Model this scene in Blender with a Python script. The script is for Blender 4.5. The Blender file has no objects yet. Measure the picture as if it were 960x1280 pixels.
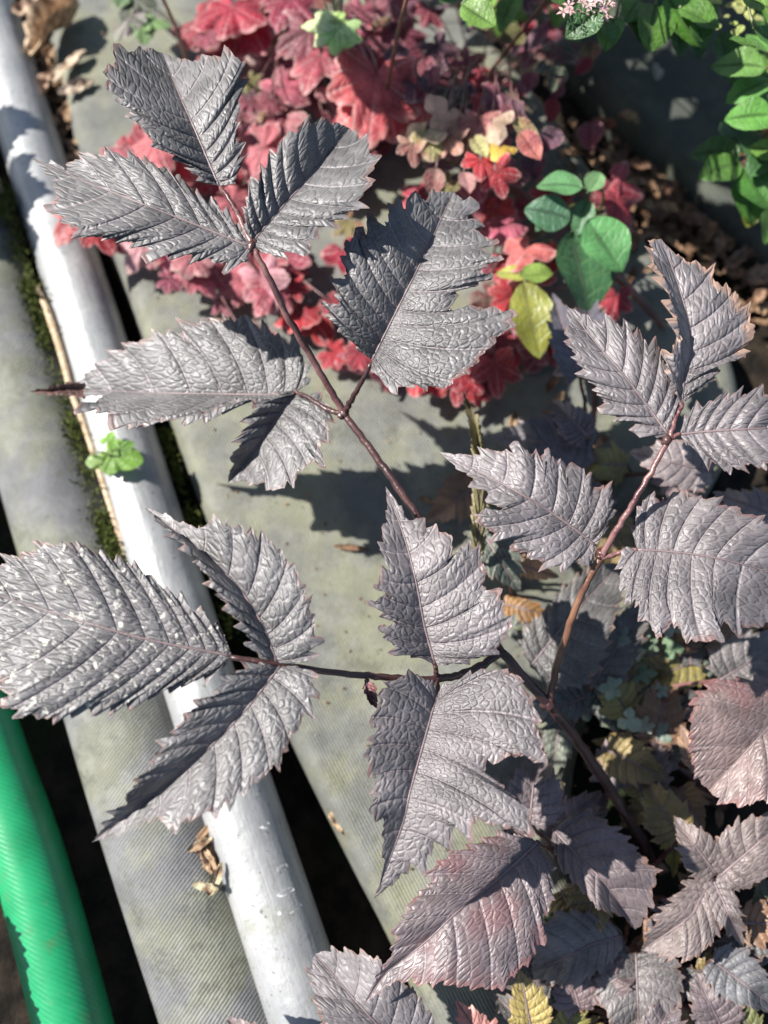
import bpy, math, random
import numpy as np
from mathutils import Vector, Matrix, Quaternion

# ------------------------------------------------------------------ camera
W, H = 960.0, 1280.0
F = 963.0                      # focal length in photo pixels
CAM_H = 0.60
TILT = math.radians(18)        # away from straight down
sc = bpy.context.scene
cam_d = bpy.data.cameras.new('camera')
cam = bpy.data.objects.new('camera', cam_d)
sc.collection.objects.link(cam)
sc.camera = cam
cam.location = (0, 0, CAM_H)
cam.rotation_euler = (TILT, 0, 0)
cam_d.sensor_fit = 'VERTICAL'
cam_d.sensor_height = 36.0
cam_d.sensor_width = 27.0
cam_d.lens = 36.0 * F / H
cam_d.clip_start = 0.01
cam_d.clip_end = 100
cam_d.dof.use_dof = True
cam_d.dof.focus_distance = 0.395
cam_d.dof.aperture_fstop = 4.4

# ------------------------------------------------------------------ light
SUN_EL = math.radians(45)
SUN_AZ = math.radians(14)      # from the left, a little from behind the far side
sun_dir = Vector((-math.cos(SUN_EL) * math.cos(SUN_AZ), math.cos(SUN_EL) * math.sin(SUN_AZ), math.sin(SUN_EL)))
world = bpy.data.worlds.new('World')
sc.world = world
world.use_nodes = True
wn = world.node_tree
wn.nodes.clear()
sky = wn.nodes.new('ShaderNodeTexSky')
sky.sky_type = 'NISHITA'
sky.sun_disc = False
sky.sun_elevation = SUN_EL
sky.sun_rotation = math.atan2(sun_dir.x, sun_dir.y)
bg = wn.nodes.new('ShaderNodeBackground')
bg.inputs['Strength'].default_value = 0.06
wo = wn.nodes.new('ShaderNodeOutputWorld')
wn.links.new(sky.outputs[0], bg.inputs[0])
wn.links.new(bg.outputs[0], wo.inputs[0])
sun_l = bpy.data.lights.new('sun', 'SUN')
sun_l.energy = 4.6
sun_l.angle = math.radians(0.53)
sun_l.color = (1.0, 0.965, 0.91)
sun = bpy.data.objects.new('sun', sun_l)
sc.collection.objects.link(sun)
sun.rotation_euler = sun_dir.to_track_quat('Z', 'Y').to_euler()
sc.view_settings.view_transform = 'Standard'
sc.view_settings.look = 'None'
sc.view_settings.exposure = 1.08
sc.view_settings.gamma = 1.0
sc.view_settings.use_curve_mapping = False

# ------------------------------------------------------------------ pixel rays
ct, st = math.cos(TILT), math.sin(TILT)

def rays(p):
    p = np.asarray(p, float).reshape(-1, 2)
    x = (p[:, 0] - W / 2) / F
    y = (H / 2 - p[:, 1]) / F
    return np.stack([x, st + y * ct, -ct + y * st], 1)

def at_arr(p, z):
    """points at height z on the sight lines through the photo pixels p"""
    d = rays(p)
    t = (np.asarray(z, float) - CAM_H) / d[:, 2]
    return np.stack([d[:, 0] * t, d[:, 1] * t, CAM_H + d[:, 2] * t], 1)

def at(px, py, z=0.0):
    return Vector(at_arr([(px, py)], [z])[0])

def mpp(px, py, z):
    """metres per photo pixel for something at height z"""
    d = rays([(px, py)])[0]
    t = (z - CAM_H) / d[2]
    return t / F

# ------------------------------------------------------------------ objects
col = sc.collection

def tag(o, label=None, cat=None, group=None, kind=None):
    if label: o['label'] = label
    if cat: o['category'] = cat
    if group: o['group'] = group
    if kind: o['kind'] = kind
    return o

def thing(name, loc, label, cat, group=None):
    o = bpy.data.objects.new(name, None)
    o.empty_display_size = 0.02
    o.location = loc
    col.objects.link(o)
    return tag(o, label, cat, group)

def mesh_of(name, verts, faces, uvs=None, smooth=True, uvs2=None):
    me = bpy.data.meshes.new(name)
    me.from_pydata(np.asarray(verts).tolist() if not isinstance(verts, list) else verts, [], faces)
    if uvs is not None:
        lay = me.uv_layers.new(name='UVMap')
        idx = np.empty(len(me.loops), dtype=np.int32)
        me.loops.foreach_get('vertex_index', idx)
        lay.data.foreach_set('uv', np.asarray(uvs, dtype=np.float32)[idx].ravel())
    if uvs2 is not None:
        lay = me.uv_layers.new(name='Metric')
        lay.data.foreach_set('uv', np.asarray(uvs2, dtype=np.float32)[idx].ravel())
    if smooth:
        me.polygons.foreach_set('use_smooth', [True] * len(me.polygons))
    me.update()
    return me

def obj(name, me, mat=None, parent=None, color=None, loc=None):
    o = bpy.data.objects.new(name, me)
    col.objects.link(o)
    if mat is not None and len(me.materials) == 0:
        me.materials.append(mat)
    if loc is not None:
        o.location = loc
    if parent is not None:
        o.parent = parent
        if parent.parent is None:
            o.matrix_parent_inverse = Matrix.Translation(parent.location).inverted()
    if color is not None:
        o.color = (color[0], color[1], color[2], 1)
    return o

# ------------------------------------------------------------------ materials
def new_mat(name):
    m = bpy.data.materials.new(name)
    m.use_nodes = True
    nt = m.node_tree
    nt.nodes.clear()
    out = nt.nodes.new('ShaderNodeOutputMaterial')
    p = nt.nodes.new('ShaderNodeBsdfPrincipled')
    nt.links.new(p.outputs[0], out.inputs[0])
    return m, nt, p, out

class G:
    """small node-graph helper"""
    def __init__(s, nt): s.nt = nt
    def n(s, t, **kw):
        nd = s.nt.nodes.new(t)
        for k, v in kw.items():
            setattr(nd, k, v)
        return nd
    def put(s, sock, v):
        if hasattr(v, 'links') or hasattr(v, 'is_linked'):
            s.nt.links.new(v, sock)
        else:
            sock.default_value = v
    def math(s, op, a, b=None, c=None, clamp=False):
        nd = s.n('ShaderNodeMath', operation=op, use_clamp=clamp)
        s.put(nd.inputs[0], a)
        if b is not None: s.put(nd.inputs[1], b)
        if c is not None: s.put(nd.inputs[2], c)
        return nd.outputs[0]
    def mapr(s, v, a, b, c=0.0, d=1.0, smooth=True):
        nd = s.n('ShaderNodeMapRange')
        nd.interpolation_type = 'SMOOTHSTEP' if smooth else 'LINEAR'
        s.put(nd.inputs[0], v)
        for i, x in enumerate((a, b, c, d)): s.put(nd.inputs[i + 1], x)
        return nd.outputs[0]
    def mix(s, f, a, b, blend='MIX'):
        nd = s.n('ShaderNodeMix', data_type='RGBA', blend_type=blend)
        s.put(nd.inputs[0], f)
        s.put(nd.inputs[6], a if not isinstance(a, tuple) else (*a[:3], 1))
        s.put(nd.inputs[7], b if not isinstance(b, tuple) else (*b[:3], 1))
        return nd.outputs[2]
    def noise(s, vec, scale, detail=4, rough=0.55):
        nd = s.n('ShaderNodeTexNoise')
        if vec is not None: s.put(nd.inputs['Vector'], vec)
        nd.inputs['Scale'].default_value = scale
        nd.inputs['Detail'].default_value = detail
        nd.inputs['Roughness'].default_value = rough
        return nd.outputs[0]
    def bump(s, h, dist, strength=1.0, normal=None):
        nd = s.n('ShaderNodeBump')
        nd.inputs['Strength'].default_value = strength
        nd.inputs['Distance'].default_value = dist
        s.put(nd.inputs['Height'], h)
        if normal is not None: s.put(nd.inputs['Normal'], normal)
        return nd.outputs[0]

def leaf_material(name, rough=0.4, spec=0.6, cell=(150.0, 270.0), relief=0.0006, edge=(0.20, 0.085, 0.065), edge_at=0.965,
                  edge_amt=0.6, vein=(0.30, 0.25, 0.26), vein_amt=0.35, trans=0.0, speck=0.0, vary=0.35, blush=None):
    m, nt, p, out = new_mat(name)
    g = G(nt)
    uv = g.n('ShaderNodeUVMap'); uv.uv_map = 'UVMap'
    uv = uv.outputs[0]
    oi = g.n('ShaderNodeObjectInfo')
    pos = g.n('ShaderNodeNewGeometry').outputs['Position']
    sep = g.n('ShaderNodeSeparateXYZ'); g.put(sep.inputs[0], uv)
    um = g.n('ShaderNodeUVMap'); um.uv_map = 'Metric'
    um = um.outputs[0]
    warp = g.n('ShaderNodeTexNoise'); g.put(warp.inputs['Vector'], um); warp.inputs['Scale'].default_value = 240.0
    wv = g.n('ShaderNodeVectorMath', operation='MULTIPLY_ADD')
    g.put(wv.inputs[0], warp.outputs['Color']); wv.inputs[1].default_value = (0.0022, 0.0016, 0); g.put(wv.inputs[2], um)
    sc_ = g.n('ShaderNodeVectorMath', operation='MULTIPLY')
    g.put(sc_.inputs[0], wv.outputs[0]); sc_.inputs[1].default_value = (cell[0], cell[1], 1)
    vo = g.n('ShaderNodeTexVoronoi', feature='DISTANCE_TO_EDGE', voronoi_dimensions='2D')
    g.put(vo.inputs['Vector'], sc_.outputs[0]); vo.inputs['Scale'].default_value = 1.0
    puff = g.mapr(vo.outputs['Distance'], 0.0, 0.30)
    sc2 = g.n('ShaderNodeVectorMath', operation='MULTIPLY')
    g.put(sc2.inputs[0], wv.outputs[0]); sc2.inputs[1].default_value = (cell[0] * 2.4, cell[1] * 2.1, 1)
    vo2 = g.n('ShaderNodeTexVoronoi', feature='DISTANCE_TO_EDGE', voronoi_dimensions='2D')
    g.put(vo2.inputs['Vector'], sc2.outputs[0]); vo2.inputs['Scale'].default_value = 1.0
    puff2 = g.mapr(vo2.outputs['Distance'], 0.0, 0.3)
    nz = g.noise(pos, 900, 3)
    # secondary veins run along whole U
    fr = g.math('ABSOLUTE', g.math('SUBTRACT', g.math('FRACT', sep.outputs[0]), 0.5))
    vm = g.mapr(fr, 0.455, 0.492)
    lines = g.math('MAXIMUM', vm, g.math('MULTIPLY', g.mapr(vo.outputs['Distance'], 0.07, 0.0), 0.55))
    base = oi.outputs['Color']
    v1 = g.mapr(g.noise(pos, 55, 4), 0.3, 0.7, 1 - vary, 1 + vary)
    hs = g.n('ShaderNodeHueSaturation'); g.put(hs.inputs['Color'], base); g.put(hs.inputs['Value'], v1)
    c = hs.outputs[0]
    if blush:
        c = g.mix(g.mapr(g.noise(pos, 34, 3), 0.46, 0.66, 0, blush[3]), c, blush[:3])
    c = g.mix(g.math('MULTIPLY', lines, vein_amt), c, vein)
    if speck:
        c = g.mix(g.math('MULTIPLY', g.mapr(g.noise(pos, 260, 2), 0.60, 0.70), speck), c, (0.62, 0.60, 0.52))
    em = g.math('MULTIPLY', g.mapr(g.math('ADD', sep.outputs[1], g.math('MULTIPLY', g.math('SUBTRACT', g.noise(pos, 120, 2), 0.5), 0.25)),
                                   edge_at - 0.05, edge_at + 0.07), edge_amt)
    c = g.mix(em, c, edge)
    g.put(p.inputs['Base Color'], c)
    g.put(p.inputs['Roughness'], g.mapr(g.noise(pos, 140, 3), 0.3, 0.7, rough - 0.06, rough + 0.08))
    p.inputs['Specular IOR Level'].default_value = spec
    h = g.math('ADD', g.math('MULTIPLY', puff, 1.0), g.math('MULTIPLY', puff2, 0.14))
    h = g.math('ADD', h, g.math('MULTIPLY', nz, 0.04))
    h = g.math('SUBTRACT', h, g.math('MULTIPLY', g.mapr(fr, 0.43, 0.495), 0.9))
    nrm = g.bump(h, relief)
    g.put(p.inputs['Normal'], nrm)
    if trans > 0:
        t = g.n('ShaderNodeBsdfTranslucent'); g.put(t.inputs[0], c); g.put(t.inputs[1], nrm)
        mx = g.n('ShaderNodeMixShader'); mx.inputs[0].default_value = trans
        nt.links.new(p.outputs[0], mx.inputs[1]); nt.links.new(t.outputs[0], mx.inputs[2])
        nt.links.new(mx.outputs[0], out.inputs[0])
    return m

M = {}
M['dark_leaf'] = leaf_material('dark_leaf', rough=0.54, spec=0.9, relief=0.00033, trans=0.05, vein_amt=0.5)
M['speckled_leaf'] = leaf_material('speckled_leaf', rough=0.55, spec=0.9, relief=0.00036, trans=0.05, vein_amt=0.5, speck=0.75)
M['blush_leaf'] = leaf_material('blush_leaf', rough=0.48, spec=0.8, relief=0.0003, trans=0.05, blush=(0.17, 0.07, 0.07, 0.6), edge=(0.26, 0.09, 0.08))
M['dry_edge_leaf'] = leaf_material('dry_edge_leaf', rough=0.54, spec=0.9, relief=0.00033, trans=0.05, vein_amt=0.5, edge=(0.34, 0.21, 0.15), edge_at=0.88, edge_amt=0.85)
M['under_leaf'] = leaf_material('under_leaf', rough=0.52, spec=0.65, relief=0.0003, trans=0.08, edge=(0.28, 0.14, 0.09), edge_amt=0.6)
M['red_leaf'] = leaf_material('red_leaf', rough=0.50, spec=0.45, cell=(220.0, 220.0), relief=0.0004, trans=0.30, edge=(0.6, 0.45, 0.4), edge_amt=0.35,
                              vein=(0.65, 0.42, 0.40), vein_amt=0.45, edge_at=0.9, vary=0.4, blush=(0.26, 0.02, 0.04, 0.65))
M['green_leaf'] = leaf_material('green_leaf', rough=0.42, spec=0.5, cell=(260.0, 260.0), relief=0.0002, trans=0.22, edge=(0.16, 0.25, 0.07), edge_amt=0.25,
                                vein=(0.25, 0.38, 0.16), vein_amt=0.4, vary=0.25)

def stem_material(name, c1, c2, rough=0.35, spec=0.6):
    m, nt, p, out = new_mat(name)
    g = G(nt)
    pos = g.n('ShaderNodeNewGeometry').outputs['Position']
    c = g.mix(g.mapr(g.noise(pos, 60, 4), 0.35, 0.65), c1, c2)
    g.put(p.inputs['Base Color'], c)
    p.inputs['Roughness'].default_value = rough
    p.inputs['Specular IOR Level'].default_value = spec
    g.put(p.inputs['Normal'], g.bump(g.noise(pos, 500, 3), 0.0005, 0.7))
    return m
M['stem'] = stem_material('stem', (0.040, 0.017, 0.018), (0.085, 0.040, 0.036))
M['pink_stem'] = stem_material('pink_stem', (0.085, 0.030, 0.034), (0.22, 0.11, 0.10))
M['brown_stem'] = stem_material('brown_stem', (0.085, 0.035, 0.026), (0.20, 0.10, 0.06))
M['green_stem'] = stem_material('green_stem', (0.12, 0.16, 0.05), (0.2, 0.22, 0.09))
M['midrib'] = stem_material('midrib', (0.15, 0.115, 0.12), (0.22, 0.16, 0.16), 0.45, 0.5)
M['dry'] = None

def dry_material():
    m, nt, p, out = new_mat('dry_leaf')
    g = G(nt)
    pos = g.n('ShaderNodeNewGeometry').outputs['Position']
    oi = g.n('ShaderNodeObjectInfo').outputs['Color']
    c = g.mix(g.mapr(g.noise(pos, 130, 4), 0.35, 0.7), oi, (0.16, 0.085, 0.045))
    g.put(p.inputs['Base Color'], c)
    p.inputs['Roughness'].default_value = 0.7
    g.put(p.inputs['Normal'], g.bump(g.noise(pos, 350, 4), 0.0012))
    return m
M['dry'] = dry_material()

def soil_material():
    m, nt, p, out = new_mat('soil')
    g = G(nt)
    pos = g.n('ShaderNodeNewGeometry').outputs['Position']
    c = g.mix(g.mapr(g.noise(pos, 45, 6), 0.35, 0.7), (0.012, 0.010, 0.008), (0.045, 0.034, 0.024))
    c = g.mix(g.mapr(g.noise(pos, 9, 4), 0.52, 0.66), c, (0.022, 0.030, 0.012))
    g.put(p.inputs['Base Color'], c)
    p.inputs['Roughness'].default_value = 0.95
    p.inputs['Specular IOR Level'].default_value = 0.15
    g.put(p.inputs['Normal'], g.bump(g.noise(pos, 120, 6, 0.7), 0.006))
    return m
M['soil'] = soil_material()

def canvas_material(name, c1, c2, algae, algae_amt, line_scale=620, ang=0.6):
    """grey woven-looking skin with fine slanting lines, weathering and algae"""
    m, nt, p, out = new_mat(name)
    g = G(nt)
    pos = g.n('ShaderNodeNewGeometry').outputs['Position']
    rot = g.n('ShaderNodeMapping'); g.put(rot.inputs[0], pos); rot.inputs['Rotation'].default_value = (0, 0, ang)
    wv = g.n('ShaderNodeTexWave', wave_type='BANDS', bands_direction='X')
    g.put(wv.inputs['Vector'], rot.outputs[0]); wv.inputs['Scale'].default_value = line_scale / 4.2
    wv.inputs['Distortion'].default_value = 1.0; wv.inputs['Detail'].default_value = 1
    big = g.noise(pos, 14, 6, 0.6)
    mid = g.noise(pos, 48, 5, 0.65)
    fine = g.noise(pos, 330, 4, 0.7)
    c = g.mix(g.mapr(big, 0.34, 0.66), c1, c2)
    c = g.mix(g.math('MULTIPLY', g.mapr(mid, 0.38, 0.60), 0.6), c, tuple(0.55 * a + 0.1 * b for a, b in zip(c1, c2)))
    al = g.math('MULTIPLY', g.mapr(g.math('ADD', g.math('MULTIPLY', big, 0.55), g.math('MULTIPLY', g.noise(pos, 30, 6, 0.7), 0.45)), 0.44, 0.60), algae_amt)
    c = g.mix(al, c, algae)
    grime = g.noise(pos, 26, 8, 0.78)
    c = g.mix(g.mapr(grime, 0.53, 0.66, 0, 0.6), c, (0.075, 0.075, 0.06))
    c = g.mix(g.mapr(g.noise(pos, 85, 6, 0.75), 0.56, 0.68, 0, 0.5), c, (0.10, 0.10, 0.075))
    c = g.mix(g.mapr(fine, 0.66, 0.74, 0, 0.5), c, (0.5, 0.5, 0.44))
    c = g.mix(g.mapr(fine, 0.34, 0.25, 0, 0.55), c, (0.05, 0.05, 0.04))
    c = g.mix(g.math('MULTIPLY', wv.outputs['Fac'], 0.16), c, tuple(0.5 * a for a in c1))
    g.put(p.inputs['Base Color'], c)
    p.inputs['Roughness'].default_value = 0.62
    p.inputs['Specular IOR Level'].default_value = 0.35
    h = g.math('ADD', g.math('MULTIPLY', wv.outputs['Fac'], 0.5), g.math('MULTIPLY', fine, 0.7))
    h = g.math('ADD', h, g.math('MULTIPLY', mid, 1.2))
    g.put(p.inputs['Normal'], g.bump(h, 0.0007))
    return m
M['hose'] = canvas_material('grey_hose', (0.16, 0.16, 0.165), (0.245, 0.245, 0.24), (0.20, 0.21, 0.08), 0.35)
M['mat'] = canvas_material('weathered_mat', (0.145, 0.15, 0.135), (0.235, 0.235, 0.205), (0.21, 0.21, 0.12), 0.6, ang=-0.5)
M['mat_shade_painted'] = canvas_material('shade_painted_mat', (0.055, 0.062, 0.052), (0.10, 0.105, 0.085), (0.07, 0.085, 0.045), 0.5, ang=-0.5)  # darkened copy of the mat colours: far-side shade is painted in

def pipe_material():
    m, nt, p, out = new_mat('pipe_paint')
    g = G(nt)
    uv = g.n('ShaderNodeUVMap').outputs[0]
    pos = g.n('ShaderNodeNewGeometry').outputs['Position']
    mp_ = g.n('ShaderNodeMapping'); g.put(mp_.inputs[0], uv); mp_.inputs['Scale'].default_value = (7, 90, 1)
    streak = g.noise(mp_.outputs[0], 3.0, 5, 0.65)
    c = g.mix(g.mapr(g.noise(pos, 22, 5), 0.35, 0.65), (0.31, 0.315, 0.32), (0.42, 0.42, 0.415))
    c = g.mix(g.mapr(streak, 0.50, 0.68, 0, 0.55), c, (0.24, 0.245, 0.24))
    c = g.mix(g.mapr(g.noise(pos, 70, 6, 0.7), 0.56, 0.72, 0, 0.55), c, (0.22, 0.22, 0.19))
    c = g.mix(g.mapr(g.noise(pos, 310, 3), 0.64, 0.70, 0, 0.8), c, (0.11, 0.11, 0.09))
    c = g.mix(g.mapr(g.noise(pos, 18, 6, 0.7), 0.60, 0.72, 0, 0.4), c, (0.20, 0.21, 0.11))
    g.put(p.inputs['Base Color'], c)
    g.put(p.inputs['Roughness'], g.mapr(streak, 0.3, 0.7, 0.34, 0.55))
    p.inputs['Metallic'].default_value = 0.25
    g.put(p.inputs['Normal'], g.bump(g.math('ADD', g.noise(pos, 160, 4), streak), 0.0005))
    return m
M['pipe'] = pipe_material()

def green_hose_material():
    m, nt, p, out = new_mat('green_plastic')
    g = G(nt)
    uv = g.n('ShaderNodeUVMap').outputs[0]
    pos = g.n('ShaderNodeNewGeometry').outputs['Position']
    rot = g.n('ShaderNodeMapping'); g.put(rot.inputs[0], uv); rot.inputs['Rotation'].default_value = (0, 0, 0.9)
    wv = g.n('ShaderNodeTexWave', wave_type='BANDS', bands_direction='X')
    g.put(wv.inputs['Vector'], rot.outputs[0]); wv.inputs['Scale'].default_value = 130
    wv.inputs['Distortion'].default_value = 0.6
    c = g.mix(g.mapr(g.noise(pos, 35, 5), 0.3, 0.7), (0.008, 0.22, 0.08), (0.015, 0.31, 0.12))
    c = g.mix(g.math('MULTIPLY', wv.outputs['Fac'], 0.18), c, (0.05, 0.38, 0.18))
    c = g.mix(g.mapr(g.noise(pos, 210, 4), 0.60, 0.72, 0, 0.3), c, (0.14, 0.30, 0.17))
    c = g.mix(g.mapr(g.noise(pos, 26, 6, 0.75), 0.56, 0.70, 0, 0.5), c, (0.10, 0.14, 0.06))
    g.put(p.inputs['Base Color'], c)
    p.inputs['Roughness'].default_value = 0.36
    p.inputs['Specular IOR Level'].default_value = 0.5
    g.put(p.inputs['Normal'], g.bump(g.math('ADD', wv.outputs['Fac'], g.math('MULTIPLY', g.noise(pos, 400, 3), 0.8)), 0.00008))
    return m
M['green_hose'] = green_hose_material()

def plain(name, c1, c2, rough=0.8, sc_=200):
    m, nt, p, out = new_mat(name)
    g = G(nt)
    pos = g.n('ShaderNodeNewGeometry').outputs['Position']
    g.put(p.inputs['Base Color'], g.mix(g.mapr(g.noise(pos, sc_, 3), 0.35, 0.65), c1, c2))
    p.inputs['Roughness'].default_value = rough
    p.inputs['Specular IOR Level'].default_value = 0.25
    return m
M['moss'] = plain('moss', (0.055, 0.075, 0.016), (0.13, 0.15, 0.035), 0.9)
M['litter'] = plain('litter', (0.10, 0.05, 0.028), (0.34, 0.22, 0.13), 0.8, 90)
M['petal'] = plain('petal', (0.55, 0.30, 0.32), (0.66, 0.46, 0.45), 0.6)
M['paint_fleck'] = plain('paint_fleck', (0.82, 0.82, 0.80), (0.74, 0.74, 0.72), 0.6)
M['straw'] = plain('straw', (0.42, 0.30, 0.19), (0.60, 0.46, 0.32), 0.7)

# ------------------------------------------------------------------ polylines
def resample(pts, n, smooth=0):
    p = np.asarray(pts, float)
    seg = np.linalg.norm(np.diff(p, axis=0), axis=1)
    keep = np.concatenate([[True], seg > 1e-9])
    p = p[keep]
    s = np.concatenate([[0], np.cumsum(np.linalg.norm(np.diff(p, axis=0), axis=1))])
    t = np.linspace(0, s[-1], n)
    q = np.stack([np.interp(t, s, p[:, k]) for k in range(p.shape[1])], 1)
    for _ in range(smooth):
        q[1:-1] = 0.25 * q[:-2] + 0.5 * q[1:-1] + 0.25 * q[2:]
    return q, s[-1]

def spline(pts, per=8):
    p = np.asarray(pts, float)
    if len(p) < 3:
        return resample(p, per + 1)[0]
    ext = np.vstack([2 * p[0] - p[1], p, 2 * p[-1] - p[-2]])
    out = []
    for i in range(1, len(ext) - 2):
        a, b, c, d = ext[i - 1], ext[i], ext[i + 1], ext[i + 2]
        for t in np.linspace(0, 1, per, endpoint=False):
            out.append(0.5 * (2 * b + (c - a) * t + (2 * a - 5 * b + 4 * c - d) * t * t + (3 * b - 3 * c + d - a) * t ** 3))
    out.append(p[-1])
    return np.array(out)

def tube_mesh(name, pts, radii, sides=8, cap=True, flat=1.0, uvs=False, rib=0.0):
    """tapered tube round a 3-D line"""
    P = np.asarray(pts, float)
    R = np.interp(np.linspace(0, 1, len(P)), np.linspace(0, 1, len(radii)), radii)
    T = np.gradient(P, axis=0)
    T /= np.linalg.norm(T, axis=1)[:, None] + 1e-12
    up = np.array([0, 0, 1.0])
    vs, uv = [], []
    L = np.concatenate([[0], np.cumsum(np.linalg.norm(np.diff(P, axis=0), axis=1))])
    for i in range(len(P)):
        s = np.cross(T[i], up)
        if np.linalg.norm(s) < 1e-3: s = np.array([1.0, 0, 0])
        s /= np.linalg.norm(s)
        b = np.cross(s, T[i])
        for k in range(sides):
            a = 2 * math.pi * k / sides
            r = R[i] * (1 + rib * (1 if k % 2 else -1))
            vs.append(P[i] + s * math.cos(a) * r + b * math.sin(a) * r * flat)
            uv.append((L[i], a / 6.2832 * 0.12))
    fs = []
    for i in range(len(P) - 1):
        for k in range(sides):
            k2 = (k + 1) % sides
            fs.append((i * sides + k, i * sides + k2, (i + 1) * sides + k2, (i + 1) * sides + k))
    if cap:
        fs.append(tuple(range(sides))[::-1])
        fs.append(tuple((len(P) - 1) * sides + k for k in range(sides)))
    return mesh_of(name, [v.tolist() for v in vs], fs, uv if uvs else None)

def stem(parent, pts, radii, mat='stem', name='stem', sides=9, per=8):
    """pts: (pixel x, pixel y, height)"""
    s = spline(pts, per)
    P = at_arr(s[:, :2], s[:, 2])
    rng = np.random.default_rng(int(abs(pts[0][0]) * 7 + abs(pts[-1][1])))
    P += rng.normal(0, 0.00025, P.shape)
    return obj(name, tube_mesh(name, P, radii, sides, rib=0.03), M[mat], parent)

# ------------------------------------------------------------------ leaves
RNG = np.random.default_rng(11)

def teeth(n, length, pitch, amp, rng):
    """forward-leaning double teeth along an edge of the given length"""
    s = np.linspace(0, 1, n)
    N = max(3, int(round(length / pitch)))
    wob = np.interp(s, np.linspace(0, 1, N + 3), rng.uniform(-0.32, 0.32, N + 3))
    ph = s * N + wob
    fr = ph - np.floor(ph)
    big = np.where(fr < 0.80, (fr / 0.80) ** 1.35, (1 - fr) / 0.20)
    a = np.interp(np.floor(ph), np.arange(-2, N + 3), rng.uniform(0.45, 1.35, N + 5))
    ph2 = s * N * 2.6 + wob * 2
    f2 = ph2 - np.floor(ph2)
    small = np.where(f2 < 0.75, f2 / 0.75, (1 - f2) / 0.25)
    env = np.clip(s / 0.06, 0, 1) * np.clip((1 - s) / 0.04, 0, 1)
    return amp * (big * a + 0.26 * small) * env

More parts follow.
